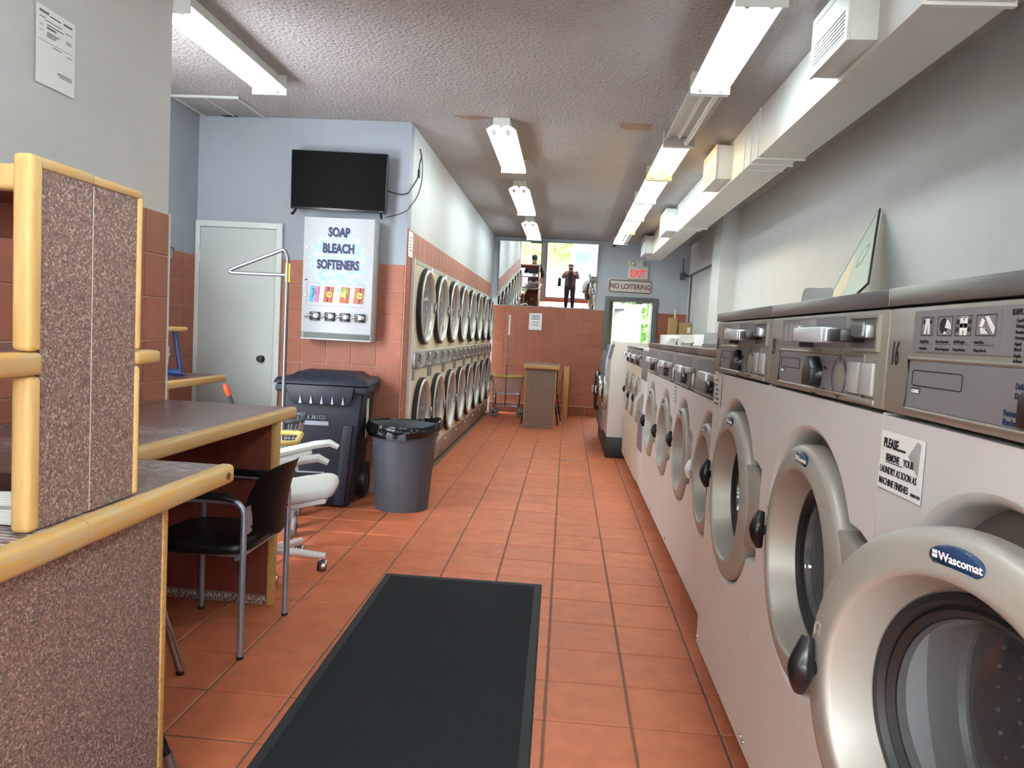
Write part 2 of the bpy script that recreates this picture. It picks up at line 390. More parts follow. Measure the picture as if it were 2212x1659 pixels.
# left wall: a solid block up to its outer corner
wl = struct(MB().box(-2.2, FY, 0, LX, 3.57, CEIL).build('wall_left', 'paint_pale'))
MB().box(LX, .6, .85, LX + .002, 3.57, 1.83).build('grout_bed', 'grout_wall', wl)
wall_tiles(wl, '+x', .722, 3.567, .925, 1.83, LX + .002)
struct(MB().box(LX - .004, 3.562, .925, LX + .011, 3.576, 1.835).build('trim_1', 'trim_paint'))
# alcove wall and partition wall with door
wa = struct(MB().box(-3.1, 3.57, 0, -3.0, TVY + .1, CEIL).build('wall_alcove', 'paint_wall'))
MB().box(-3.0, 3.6, 0, -2.998, TVY, 1.83).build('grout_bed', 'grout_wall', wa)
wall_tiles(wa, '+x', TVY - 8 * TW, TVY, .4, 1.83, -2.998)
wt = struct(MB().box(-3.0, TVY, 0, -2.98, TVY + .12, CEIL).box(-2.31, TVY, 0, -1.295, TVY + .12, CEIL).box(-2.98, TVY, 2.07, -2.31, TVY + .12, CEIL).box(-2.98, TVY + .09, 0, -2.31, TVY + .12, 2.07).build('wall_partition', 'paint_wall'))
MB().box(-2.30, TVY - .002, 0, -1.295, TVY, 1.83).build('grout_bed', 'grout_wall', wt)
wall_tiles(wt, '-y', -1.298 - 4 * TW, -1.298, .2, 1.83, TVY - .002)
wall_tiles(wt, '-y', -2.284, -1.298 - 4 * TW, .2, 1.83, TVY - .002, tw=2.284 - 1.298 - 4 * TW)
# dryer bulkhead
wd = struct(MB().box(-2.4, TVY + .12, 1.90, -1.295, BACK, CEIL).box(-1.40, TVY + .12, 0, -1.295, 6.075, 1.9).build('wall_dryers', 'paint_white'))
MB().box(-1.295, TVY, .0, -1.293, 6.07, 2.118).box(-1.295, 6.07, 1.9, -1.293, BACK - .4, 2.118).build('grout_bed', 'grout_wall', wd)
wall_tiles(wd, '+x', TVY + .003, 6.07, .3, 2.118, -1.293)
wall_tiles(wd, '+x', 6.072, BACK - .4, 1.902, 2.118, -1.293, tw=.2032, th=.216)
struct(MB().box(-1.30, 6.055, .03, -1.262, 6.10, 1.9).build('trim_2', 'white_metal'))
# back wall with exit opening
DX0, DX1, DH = .66, 1.40, 1.96
wb_ = struct(MB().box(-2.4, BACK, 0, DX0, BACK + .12, CEIL).box(DX1, BACK, 0, RX + .1, BACK + .12, CEIL).box(DX0, BACK, DH, DX1, BACK + .12, CEIL).build('wall_back', 'paint_wall_lit'))
MB().box(-1.26, BACK - .002, 0, .598, BACK, 1.79).box(1.472, BACK - .002, 0, RX, BACK, 1.79).build('grout_bed', 'grout_wall', wb_)
wall_tiles(wb_, '-y', -1.262, .598, .15, 1.79, BACK - .002)
wall_tiles(wb_, '-y', -1.262, .598, .0, .15, BACK - .002, mt='base_tile')
wall_tiles(wb_, '-y', 1.474, RX, 1.18, 1.79, BACK - .002)
# right wall with pier
wr = struct(MB().box(RX, FY, 0, RX + .1, BACK, CEIL).box(1.76, 9.16, 0, RX, 9.67, CEIL).build('wall_right', 'paint_pale'))
# storefront behind the camera
wf = struct(MB().box(LX, FY - .15, 0, -1.06, FY, .10).box(-.93, FY - .15, 0, RX, FY, .10).box(LX, FY - .15, 2.78, RX, FY, CEIL).box(1.62, FY - .15, .10, RX, FY, 2.78).build('wall_front', 'paint_white'))
MB().box(-.93, FY, 0, RX, FY + .003, .10).build('grout_bed', 'grout_wall', wf)
mb = MB()
for i in range(9):
    mb.box(-.92 + i * .305, FY + .003, .005, -.62 + i * .305, FY + .009, .098)
stuff(mb.build('tile_field', 'base_tile', wf))
def window(n, x0, x1, z0, z1, bars):
    w = struct(MB().box(x0, FY - .09, z0, x1, FY - .03, z0 + .05).box(x0, FY - .09, z1 - .05, x1, FY - .03, z1).box(x0, FY - .09, z0 + .05, x0 + .05, FY - .03, z1 - .05).box(x1 - .05, FY - .09, z0 + .05, x1, FY - .03, z1 - .05).build('window_%d' % n, 'frame_grey'))
    for b in bars: MB().box(b - .02, FY - .085, z0 + .05, b + .02, FY - .035, z1 - .05).build('mullion', 'frame_grey', w)
    MB().box(x0 + .05, FY - .063, z0 + .05, x1 - .05, FY - .057, z1 - .05).build('pane', 'glass', w)
window(1, -.93, 1.62, .10, 2.78, []); window(2, LX, -1.06, .10, 2.78, [])
struct(MB().box(-1.06, FY - .12, 0, -.93, FY + .02, 2.78, .005).build('trim_3', 'frame_grey'))

# ------------------------------------------------------------------ interior door on the partition wall
d1 = MB().box(-2.955, TVY - .028, .01, -2.337, TVY + .01, 2.055, .002).build('door_1', 'door_paint'); struct(d1)
f = MB()
for b in ((-2.995, 0, -2.958, 2.105), (-2.334, 0, -2.285, 2.105), (-2.958, 2.058, -2.334, 2.105)): f.box(b[0], TVY - .035, b[1], b[2], TVY + .002, b[3], .003)
f.build('door_frame', 'trim_paint', d1)
MB().lathe([(.0, -.085), (.022, -.083), (.027, -.07), (.022, -.055), (.011, -.045), (.011, -.03), (.028, -.028), (.028, -.024)], (-2.425, TVY, 1.03), 'y', 20).build('knob', 'dark_bronze', d1)
MB().box(-2.34, TVY - .034, 1.02, -2.33, TVY - .027, 1.05).build('latch_plate', 'steel', d1)
MB().cyl((-2.951, TVY - .036, 1.78), (-2.951, TVY - .036, 1.86), .007).build('hinge', 'trim_paint', d1)
# ------------------------------------------------------------------ exit door opening with olive vestibule and outer white door
d2 = MB()
for b in ((.598, 0, .67, 2.03), (1.40, 0, 1.472, 2.03), (.67, 1.955, 1.40, 2.03)): d2.box(b[0], BACK - .03, b[1], b[2], BACK + .125, b[3], .004)
d2 = struct(d2.build('door_2', 'frame_grey'))
v = struct(MB().box(.55, BACK + .12, 0, .67, BACK + .95, 2.3).box(.67, BACK + .9, 0, .79, BACK + .95, 2.3).box(1.43, BACK + .12, 0, 1.6, BACK + .95, 2.3).box(.55, BACK + .12, 2.02, 1.6, BACK + .95, 2.3).box(.79, BACK + .88, 1.98, 1.43, BACK + .95, 2.3).build('wall_vestibule', 'olive'))
mb = MB()
mb.box(0, -.02, .03, .62, .02, 1.96, .003)
sd = struct(mb.build('door_3', 'white_metal', None, (.80, BACK + .98, 0), (0, 0, .55)))
MB().box(.03, -.05, 1.83, .2, -.02, 1.87).tube([(.1, -.05, 1.85), (.2, -.12, 1.87), (.05, -.2, 1.87)], .008, 6).build('door_closer', 'frame_grey', sd)
MB().box(.52, -.06, 1.46, .6, -.02, 1.48).build('handle', 'steel', sd)
MB().ball((1.17, BACK + .10, 1.94), .04, (1.6, .7, .5)).build('bell', 'steel', d2)

# ================================================================== washers
def recess(R, wx=None, wz=.0):
    """polar outline of the door recess: a circle with a square pocket to the right for the hinge"""
    def rf(a):
        r = R
        if wx:
            c, w = math.cos(a), math.sin(a)
            if c > .2:
                t = min(wx / c, wz / abs(w) if abs(w) > 1e-6 else 9)
                r = max(R, t)
        return r
    return rf
def handle_mb(s=1., tilt=0.):
    mb = MB(); mb.cyl((0, .016, 0), (0, -.020 * s, 0), .012 * s, .014 * s, 12)
    P = []; R = []
    for i in range(11):
        u = -1 + i / 5; P.append((.010 * s * (1 - u * u) - .012, -.026 * s + .012 * s * abs(u) ** 1.7, u * .047 * s)); R.append(s * (.0205 - .0105 * abs(u) ** 1.5))
    mb.tube(P, R, 12, sq=.85); mb.ball((-.002, -.025 * s, 0), .0215 * s, (1, .8, 1.05), 14)
    return mb
def washer_door(parent, R, loc, rot=0., mats=('ring_silver', 'black_plastic', 'badge_blue'), badge=True, hz=-.06, hang=0., detail=True, handle=True):
    """round door: ring with cone, gasket, glass bowl, hinge arm, badge and grip"""
    k = R / .297; n = 72 if detail else 40
    pr = [(.297, .040), (.297, .010), (.2955, .001), (.290, -.006), (.276, -.0115), (.258, -.0155), (.242, -.0185), (.234, -.0185), (.229, -.0155), (.2265, -.009), (.214, .025), (.203, .058), (.196, .060), (.196, .075), (.28, .06), (.297, .040)]
    d = MB().lathe([(r * k, y * k) for r, y in pr], (0, 0, 0), 'y', n).build('door', mats[0], parent, loc, (0, 0, rot))
    pr = [(.203, .062), (.201, .052), (.190, .050), (.182, .060), (.176, .056), (.165, .064), (.161, .080), (.17, .09), (.203, .085)]
    MB().lathe([(r * k, y * k) for r, y in pr], (0, 0, 0), 'y', n).build('gasket', 'black_rubber', d)
    pr = [(.163, .066), (.158, .080), (.153, .10), (.150, .14), (.147, .175), (.138, .192)]
    bw = MB().lathe([(r * k, y * k) for r, y in pr], (0, 0, 0), 'y', n); bw.mi = 1
    bw.lathe([(r * k, y * k) for r, y in [(.138, .192), (.12, .200), (.08, .206), (.0, .208)]], (0, 0, 0), 'y', n).build('glass_bowl', ['bowl_glass', 'lens_glass'], d)
    # hinge arm on the right
    MB().hexa([(.255 * k, -.006 * k, -.105 * k), (.392 * k, .006 * k, -.095 * k), (.392 * k, .05 * k, -.095 * k), (.255 * k, .05 * k, -.105 * k), (.235 * k, -.006 * k, .155 * k), (.392 * k, .006 * k, .125 * k), (.392 * k, .05 * k, .125 * k), (.235 * k, .05 * k, .155 * k)], .006 * k).build('hinge_arm', mats[0], d)
    if handle:
        handle_mb(k * 1.08).build('grip', mats[1], d, (-.268 * k, -.010 * k, hz * k), (0, hang, 0))
    if badge:
        MB().lathe([(0, -.0265 * k), (.043 * k, -.0265 * k), (.046 * k, -.0245 * k), (.046 * k, -.018 * k)], (0, 0, 0), 'y', 28).build('badge', mats[2], d, (.006 * k, .008 * k, .262 * k), (.14, 0, 0)).scale = (1, 1, .45)
        if detail:
            text('Wascomat', .0172 * k, 'paper', d, (-.0195 * k, -.0192 * k, .2563 * k), .95, .0003, rot=(PI / 2 + .14, 0, 0))
            mb = MB()
            for i in (0, 1):
                for j in (0, 1): mb.box(-.031 * k + i * .0045 * k, -.0196 * k, .257 * k + j * .006 * k, -.0275 * k + i * .0045 * k, -.0186 * k, .2618 * k + j * .006 * k)
            mb.build('emblem', 'paper', d)
            mb = MB()
            for x, z in ((-.272, .055), (-.252, .028)):
                mb.tube([(x * k, -.0135 * k, (z - .01) * k), (x * k, -.0135 * k, (z + .006) * k), ((x + .014) * k, -.0135 * k, (z + .006) * k), ((x + .014) * k, -.0135 * k, (z - .01) * k)], .0012, 5, closed=True)
                mb.tube(arc(((x + .007) * k, (z + .007) * k), .006 * k, 0, PI, 6, 'xz', -.0135 * k), .0012, 5)
            mb.tube(arc((-.252 * k, .066 * k), .018 * k, .1, PI * .8, 8, 'xz', -.0135 * k), .0014, 5)
            mb.build('lock_symbol', 'ring_silver', d)
    return d
def washer(name, label, loc, group, W, H, zb, base, R, cz, dz, body='white_enamel', panel='beige_metal', style='small', door_pose=None, hz=-.06, hang=0., detail=True, Rr=None, grip='black_plastic', num=None, lidh=.034, cat='washing machine', slide=True):
    t = thing(name, label, cat, loc, -PI / 2, group); w = W / 2 - .002; D = .80; Rr = Rr or R * 1.09; px = min(w - .02, R * 1.32)
    rf = recess(Rr, px, R * .52); lip = .018
    mb = MB().hole_panel(-w, w, base, zb - .004, 0, 0, cz, lambda a: rf(a) + lip, 72)
    mb.loops([(lambda a: rf(a) + lip, 0), (lambda a: rf(a) + lip * .5, .004), (rf, .018), (rf, .075)], (0, cz), 72)
    for x in (-w, w): mb.quad((x, 0, base), (x, D, base), (x, D, zb), (x, 0, zb))
    mb.quad((-w, D, base), (w, D, base), (w, D, zb), (-w, D, zb)).quad((-w, 0, zb - .004), (w, 0, zb - .004), (w, D, zb), (-w, D, zb)).quad((-w, 0, base), (w, 0, base), (w, D, base), (-w, D, base))
    mb.build('body', body, t)
    MB().loops([(lambda a: rf(a) + .001, .074), (lambda a: R * .70, .074), (lambda a: R * .69, .085), (lambda a: R * .655, .085)], (0, cz), 72).build('drum_surround', 'dull_steel', t)
    dr = MB().lathe([(R * .655, .085), (R * .655, .40), (R * .45, .415), (R * .2, .40), (0, .395)], (0, 0, cz), 'y', 48).build('drum', 'drum_steel', t)
    if detail:
        mb = MB()
        for i in range(34):
            for j in range(8):
                a = PI * .5 + 2 * PI * (i + .5 * (j % 2)) / 34; r = R * .65; y = .13 + j * .034
                if math.cos(a) > -.2 or True: mb.ball((r * math.cos(a), y, cz + r * math.sin(a)), .0042, (1, 1, 1), 5)
        for k in range(3):
            for i in range(16):
                a = 2 * PI * i / 16; r = R * (.18 + .14 * k); mb.ball((r * math.cos(a), .402 + .003 * k, cz + r * math.sin(a)), .0045, (1, 1, 1), 5)
        stuff(mb.build('drum_studs', 'steel', t))
    MB().box(-w + .01, .06, 0, w - .01, D - .02, base + .004).build('base', 'black_rubber', t)
    # screws of the lower front
    mb = MB().lathe([(0, -.003), (.006, -.003), (.007, .001)], (-w + .016, 0, base + .03), 'y', 8); sc = mb.build('screw', 'steel', t); copies(sc, [(2 * w - .032, 0, 0)], t)
    # lid and control head
    MB().box(-w, -.008, H - lidh, w, D, H, .002).build('lid', 'steel_lid', t)
    cp = MB().box(-w, -.004, zb + .004, w, .30, H - lidh - .003, .006).build('control_panel', panel, t)
    h0, h1 = zb, H - lidh; hh = h1 - h0; mid = h0 + hh * .54
    wide = style != 'small'
    ux0, ux1 = (-w + .12, w - .22) if style != '16' else (-w + .105, w - .06)
    if wide:
        MB().prism(rrect(ux0, mid + .010, ux1, h1 - .012, .006), -.0058, -.0035, 'xz').build('instruction_plate', 'plate_grey', cp)
        MB().prism(rrect(ux0 - .004, h0 + .022, (w - .10 if style != '16' else w - .06), mid - .006, .006), -.0058, -.0035, 'xz').build('dial_plate', 'plate_grey', cp)
        fr = MB().tube([(ux0 - .008, -.005, h0 + .018), ((w - .096 if style != '16' else w - .056), -.005, h0 + .018), ((w - .096 if style != '16' else w - .056), -.005, mid - .002), (ux0 - .008, -.005, mid - .002)], .0035, 6, closed=True)
        fr.build('plate_rim', panel, cp)
    else:
        MB().prism(rrect(-w + .03, h0 + .02, w - .17, h1 - .02, .006), -.0058, -.0035, 'xz').build('instruction_plate', 'plate_grey', cp)
    # program knob
    kx = {'16': .098, 'big': .035}.get(style, .06) ; kz = h0 + hh * .27 if wide else h0 + hh * .26; s = .034 if wide else .028
    kn = MB().lathe([(0, -.03), (s * .72, -.03), (s * .86, -.024), (s * .94, -.006)], (kx, 0, kz), 'y', 20)
    kn.prism([(kx - s * .95, kz - s * .8), (kx + s * .8, kz - s * .8), (kx + s * .9, kz + .4 * s), (kx, kz + s * 1.25), (kx - s * .95, kz + s * .3)], -.034, -.006, 'xz', .002)
    kn.build('program_knob', 'black_plastic', cp)
    if wide:
        lx = ux0 + .012
        MB().tube([(a, -.0062, b) for a, b in rrect(lx, mid - .048, lx + .165, mid - .022, .004, 2)], .0009, 4, closed=True).build('name_frame', 'ink', cp)
        MB().box(lx, -.0064, mid - .062, lx + .032, -.0056, mid - .052).build('tag', 'badge_blue', cp)
        text('CLASSIC', .0085, 'paper', cp, (lx + .001, -.0068, mid - .0606), .9, .0002)
    if style == '16':
        ix = ux0 + .03; a0, a1 = mid + .038, h1 - .024
        caps = (('Empty Pockets', 'Vacie Bolsillos'), ('Select Temperature', 'Seleccione Temperatura'), ('Add All Supplies', 'Coloque Productos'), ('Insert Coins', 'Coloque Monedas'))
        for i, (x, wd_) in enumerate(((0, .038), (.055, .046), (.112, .046), (.172, .052))):
            MB().tube([(ix + x, -.006, a0), (ix + x + wd_, -.006, a0), (ix + x + wd_, -.006, a1), (ix + x, -.006, a1)], .0007, 4, closed=True).build('icon_frame', 'ink', cp)
            text(caps[i][0], .0065, 'ink', cp, (ix + x - .002, -.0063, a0 - .012), .80); text(caps[i][1], .0065, 'ink', cp, (ix + x - .002, -.0063, a0 - .024), .70)
            MB().box(ix + x - .002, -.0062, a0 - .0145, ix + x + wd_, -.0058, a0 - .0138).build('rule', 'ink', cp)
            c = ix + x + wd_ / 2; z = (a0 + a1) / 2; hgt = (a1 - a0) * .42; mb = MB()
            if i == 0: mb.prism([(c - .009, z - hgt), (c - .004, z - hgt), (c, z + hgt * .5), (c + .004, z - hgt), (c + .009, z - hgt), (c + .006, z + hgt), (c - .006, z + hgt)], -.0066, -.0058)
            elif i == 1: mb.prism([(c + .002, z - .003), (c + .006, z + hgt * .8), (c + .016, z + hgt * .3), (c + .02, z - hgt * .4), (c + .01, z - hgt * .3)], -.0068, -.0058); mb.prism([(c - .004, z - hgt), (c + .006, z - hgt), (c + .002, z - hgt * .6)], -.0068, -.0058)
            elif i == 2:
                for q in (-1, 1):
                    zz = z + q * hgt * .45
                    mb.prism([(c - .010, zz - .009), (c - .003, zz - .009), (c - .003, zz - .002), (c + .003, zz - .002), (c + .003, zz - .009), (c + .010, zz - .009), (c + .010, zz + .009), (c + .003, zz + .009), (c + .003, zz + .002), (c - .003, zz + .002), (c - .003, zz + .009), (c - .010, zz + .009)], -.0066, -.0058)
                mb.box(c - .011, -.0066, z + hgt * .95, c + .011, -.0058, z + hgt * 1.08)
            else:
                mb.prism([(c - .018, z - .002), (c - .012, z + hgt * .8), (c - .005, z + hgt * .5), (c - .01, z - .004)], -.0066, -.0058)
                mb.prism([(c - .004, z + hgt), (c + .004, z + hgt), (c + .022, z - hgt * .3), (c + .02, z - hgt), (c + .008, z - hgt * .1)], -.0066, -.0058)
                mb.prism([(c - .016, z - hgt * .3), (c - .004, z - hgt * .3), (c + .006, z - hgt), (c - .012, z - hgt)], -.0066, -.0058)
            mb.build('pictogram', 'paper', cp)
            mb = MB()
            if i == 0:
                for q in (-1, 1): mb.ball((c + q * .011, -.006, z + hgt * .6), .004, (1, .3, 1), 8)
            elif i == 1: mb.lathe([(0, -.0064), (.0125, -.0064), (.0125, -.0058)], (c - .004, 0, z), 'y', 18)
            elif i == 2:
                for q in (-1, 1):
                    for p in (-1, 1): mb.lathe([(0, -.0064), (.0042, -.0064), (.0042, -.0058)], (c + p * .017, 0, z + q * hgt * .45), 'y', 12)
            else: mb.tube([(c - .02, -.0062, z - .003), (c - .009, -.0062, z - .003), (c + .008, -.0062, z - hgt * .9)], .0007, 4)
            stuff(mb.build('pictogram_mark', 'ink', cp))
        x = ux1 - .29 + .02
        MB().box(ux0 + .265, -.0062, mid + .014, ux0 + .2662, -.0058, h1 - .016).build('divider_line', 'ink_grey', cp)
        x = ux0 + .278
        text('SUPPLY DISPENSER', .011, 'ink', cp, (x + .012, -.0063, h1 - .026), .85, .0003)
        for i, (a, b) in enumerate((('Liquid', 'Detergent'), ('Powder', 'Detergent'), ('Liquid', 'Bleach'), ('Liquid', 'Softener'))):
            z = h1 - .0375 - i * .0158
            MB().lathe([(0, -.0066), (.0042, -.0066), (.0054, -.006), (.0054, -.0056)], (x + .012, 0, z), 'y', 14).build('supply_symbol', 'ink', cp).scale = (1, 1, 1.35)
            text(a, .0068, 'ink', cp, (x + .024, -.0063, z + .0012), .9); text(b, .0068, 'ink', cp, (x + .024, -.0063, z - .0062), .9)
        text('Delicates', .012, 'badge_blue', cp, (.012, -.0063, mid - .034), .85, .0003); text('Delicados', .012, 'badge_blue', cp, (.012, -.0063, mid - .047), .85, .0003)
        text('Permanent Press', .012, 'badge_blue', cp, (-.010, -.0063, h0 + .037), .8, .0003); text('Planchado permanente', .012, 'badge_blue', cp, (-.010, -.0063, h0 + .0245), .8, .0003)
    if style == 'big':
        # open coin compartment, coin slide and side dial
        cx0, cx1 = w - .185, w - .03
        mb = MB(); z0, z1 = mid + .012, h1 - .014
        for b in ((cx0, -.012, z0 - .006, cx1, -.003, z0), (cx0, -.012, z1 - .006, cx1, -.003, z1), (cx0, -.012, z0, cx0 + .008, -.003, z1 - .006), (cx1 - .008, -.012, z0, cx1, -.003, z1 - .006)): mb.box(*b)
        mb.build('coin_frame', panel, cp)
        MB().box(cx0 + .008, -.0048, z0, cx1 - .008, -.0042, z1 - .006).build('coin_recess', 'plate_grey', cp)
        mb = MB().box(cx0 + .06, -.03, z0 + .02, cx1 - .012, -.005, z1 - .02, .003)
        for i in range(7): mb.box(cx0 + .066 + i * .011, -.034, z0 + .024, cx0 + .07 + i * .011, -.03, z0 + .05)
        mb.build('coin_head', 'steel', cp)
        z = mid + .020; MB().box(-.005, -.060, z, .20, -.034, z + .034, .004).box(.20, -.058, z + .002, .222, -.03, z + .032, .003).build('coin_slide', 'slide_metal_skylit', cp)
        MB().box(.222, -.055, z + .003, .30, -.004, z + .030, .003).build('slide_block', 'black_plastic', cp)
        MB().box(-.045, -.05, z, -.005, -.03, z + .040, .003).build('slide_end', 'dull_steel', cp)
        MB().box(-.05, -.030, z - .012, -.012, -.0036, z).build('slide_bracket', 'ink', cp)
        mb = MB()
        for r, y in ((.034, -.0075),): mb.lathe([(0, y), (r * .7, y), (r, y + .003)], (.175, 0, kz), 'y', 24)
        mb.build('side_dial', 'beige_metal', cp)
        MB().tube(arc((.175, kz), .043, 0, 2 * PI, 28, 'xz', -.0064)[:-1], .0008, 4, closed=True).box(.1742, -.0068, kz + .034, .1758, -.006, kz + .058).box(.1742, -.0068, kz - .058, .1758, -.006, kz - .034).build('dial_ring', 'ink', cp)
        for a_, b_ in ((cx0 + .01, cx0 + .075), (cx0 + .08, cx1 - .01)): MB().box(a_, -.013, h0 + .026, b_, -.0036, h0 + .092, .004).build('coin_box', 'clear_lid', cp)
        MB().box(cx0, -.009, h0 + .008, cx1 - .004, -.0036, h0 + .02, .002).build('coin_ledge', panel, cp)
        text('Hot', .008, 'ink', cp, (kx - .008, -.0063, kz + .052)); text('Cold', .008, 'ink', cp, (kx + .04, -.0063, kz - .035)); text('Warm', .008, 'ink', cp, (kx + .038, -.0063, kz + .015)); text('Permanent', .008, 'ink', cp, (kx - .035, -.0063, kz - .05))
        mb = MB()
        for i in range(3): mb.prism([(ux0 + .02 + i * .045, mid + .022), (ux0 + .05 + i * .045, mid + .022), (ux0 + .044 + i * .045, mid + .07), (ux0 + .026 + i * .045, mid + .07)], -.0066, -.0058)
        mb.build('pictogram', 'clear_lid', cp)
        MB().prism([(ux0 + .14, mid + .016), (ux0 + .29, mid + .016), (ux0 + .28, h1 - .014), (ux0 + .15, h1 - .018)], -.0064, -.0058).build('tape_residue', 'clear_lid', cp)
    if style == 'small' and slide:
        z = h0 + hh * .55
        MB().box(w - .36, -.07, z - .018, w - .16, -.045, z + .02, .004).build('coin_slide', 'slide_metal_skylit', cp)
        MB().box(w - .16, -.06, z - .014, w - .02, -.004, z + .016, .003).build('slide_block', 'dull_steel', cp)
        MB().box(w - .155, -.02, h0 + .02, w - .02, -.0036, h0 + .10, .004).build('coin_box', 'steel', cp)
        MB().box(-w + .02, -.012, h0 + .006, w - .18, -.004, h0 + .016, .002).build('ledge', 'beige_metal', cp)
    if num:
        text(num, .062, 'ink', cp, (-w + .018, -.0047, h1 - .108), .52, .0006, shear=.12)
    dl, dr_ = door_pose or ((0, -.003, dz), 0.)
    washer_door(t, R, dl, dr_, ('ring_silver', grip, 'badge_blue'), True, hz, hang, detail)
    return t
BIG = dict(W=.818, H=1.47, zb=1.235, base=.105, R=.297, cz=.828, dz=.815, Rr=.314)
BX = .61
washer('front_load_washer', 'large white washer with its round door swung ajar and sixteen scrawled on its panel', (BX, 1.064, 0), 'large front-load washers', style='16', door_pose=((.014, -.055, .812), math.radians(18.3)), num='16', hz=-.012, hang=.12, **BIG)
washer('front_load_washer', 'large white washer with fifteen scrawled on its panel and leaning board on top', (BX, 1.882, 0), 'large front-load washers', style='big', num='15', hz=.012, **BIG)
washer('front_load_washer', 'large white washer farthest from the camera of the three tall ones', (BX, 2.697, 0), 'large front-load washers', style='big', num='14', hz=.022, **BIG)
SX = .68
SM = dict(H=1.32, zb=1.09, base=.09, R=.262, cz=.735, dz=.712, Rr=.285)
ys = (3.16, 3.93, 4.66, 5.46, 6.24)
lb = ('smaller white washer with a pale plastic grip, half hidden by the tall washers', 'smaller white washer, second of the four beyond the tall ones', 'smaller white washer, third of the four beyond the tall ones', 'smaller white washer just before the narrow white cabinet')
for i in range(4):
    washer('front_load_washer', lb[i], (SX, (ys[i] + ys[i + 1]) / 2, 0), 'smaller front-load washers', W=ys[i + 1] - ys[i], detail=i < 2, hz=(.0, .055, .0, -.02)[i], grip='white_plastic' if i == 0 else 'black_plastic', **SM)
BG = dict(W=.56, H=1.27, zb=1.10, base=.08, R=.20, cz=.78, dz=.775, Rr=.215, body='cream_enamel', lidh=.02)
for i in range(3):
    washer('front_load_washer', ('older cream washer next to the narrow white cabinet', 'older cream washer in the middle of its trio', 'older cream washer beside the big protruding white machine')[i], (SX, 6.72 + .56 * (i + .5), 0), 'older cream washers', detail=False, hz=(.02, .0, .03)[i], **BG)
# narrow white cabinet with its flap open
t = thing('narrow_cabinet', 'narrow white cabinet with an open flap between the small and cream washers', 'cabinet', (SX, 6.48, 0), -PI / 2)
MB().box(-.236, 0, .09, .236, .6, 1.27, .006).build('body', 'white_metal', t)
MB().box(-.22, -.006, 1.0, .22, .004, 1.25, .004).build('control_panel', 'plate_grey', t)
MB().grid(lambda u, v: (-.16 + .22 * v, -.012 - .05 * math.sin(u * PI * .5), .90 - .14 * u), 8, 3, .010).build('flap', 'white_plastic', t)
MB().box(-.19, -.012, .40, .19, .004, .72, .004).build('lower_panel', 'alu_tube', t)
MB().box(-.22, .05, 0, .22, .58, .09).build('base', 'black_rubber', t)
# far protruding machines on a black plinth
pl = MB().box(.50, 8.42, 0, 1.4, 10.35, .225, .004).build('machine_plinth', 'black_rubber')
tag(pl, 'low black plinth under the protruding machines near the exit', 'plinth')
def far_machine(label, y0, y1, x, zt, body, ringm, R, z0=.226, opened=False, name='large_washer'):
    t = thing(name, label, 'washing machine', (x, (y0 + y1) / 2, z0), -PI / 2, 'protruding machines near the exit'); w = (y1 - y0) / 2 - .004
    h = zt - z0
    MB().prism([(0, 0), (0, h * .80), (.045, h), (.70, h), (.70, 0)], -w, w, 'yz', .006).build('body', body, t)
    MB().hexa([(-w + .03, -.006, h * .81 - .0), (w - .03, -.006, h * .81), (w - .03, .02, h * .81), (-w + .03, .02, h * .81), (-w + .03, .034, h * .97), (w - .03, .034, h * .97), (w - .03, .06, h * .97), (-w + .03, .06, h * .97)]).build('control_panel', 'plate_grey', t)
    d = MB().lathe([(R * 1.0, .0), (R, -.03), (R * .93, -.055), (R * .78, -.045), (R * .70, -.03), (R * .70, .0)], (0, 0, 0), 'y', 40).build('door', ringm, t, (0, 0, h * .44))
    MB().lathe([(R * .71, -.035), (R * .5, -.06), (0, -.075)], (0, 0, 0), 'y', 32).build('glass_bowl', 'black_gloss', d)
    MB().tube([(-R * .98, -.02, -.06), (-R * .99, -.07, -.03), (-R * .99, -.075, .03), (-R * .98, -.02, .07)], .014, 8).build('grip', 'white_plastic', d)
    MB().box(-w, -.002, h * .14, w, .0, h * .144).build('seam', 'ink_grey', t)
    return t
far_machine('big white machine with sloping top protruding past the cream washers', 8.45, 9.08, .505, 1.305, 'white_enamel', 'ring_silver', .20)
far_machine('big pale grey machine behind the protruding white one', 9.085, 9.65, .475, 1.26, 'alu_tube', 'steel', .20)
far_machine('big grey machine with dark bulging door, last before the exit', 9.655, 10.28, .46, 1.17, 'dull_steel', 'black_plastic', .27)
# low white ledge behind the small washers
lg = MB().box(1.50, 3.9, .0, 1.94, 9.1, 1.435, .004).build('ledge_box', 'white_enamel'); tag(lg, 'long white boxed ledge behind the small washers along the wall', 'ledge')
tag(MB().box(1.50, 9.1, 0, 1.738, 12.3, 1.435, .004).build('ledge_box', 'white_enamel'), 'far end of the white ledge past the pier', 'ledge')
# dispenser lids standing open on the small machines' tops, one on a tall one
def lid_up(label, loc, s=1., rz=0., ang=.35):
    t = thing('dispenser_lid', label, 'lid', loc, rz, 'open dispenser lids')
    mb = MB(); P = rrect(-.075 * s, 0.02, .075 * s, .16 * s, .02 * s); mb.prism(P, -.004, .004, 'xz'); o = mb.build('cover', 'clear_lid', t, (0, 0, 0), (-ang, 0, 0))
    MB().tube([(a, 0, b) for a, b in P], .005 * s, 6, closed=True).build('rim', 'dull_steel', t, (0, 0, 0), (-ang, 0, 0))
    MB().box(-.08 * s, -.01, -.002, .08 * s, .03, .02).build('hinge', 'dull_steel', t)
lid_up('grey dispenser lid flipped up on the tall washer beside the leaning board', (1.0, 3.17, 1.472), .80, -.75, .22)
lid_up('small dispenser lid flipped up on the second smaller washer', (.80, 4.28, 1.322), .52, -.5, .25)
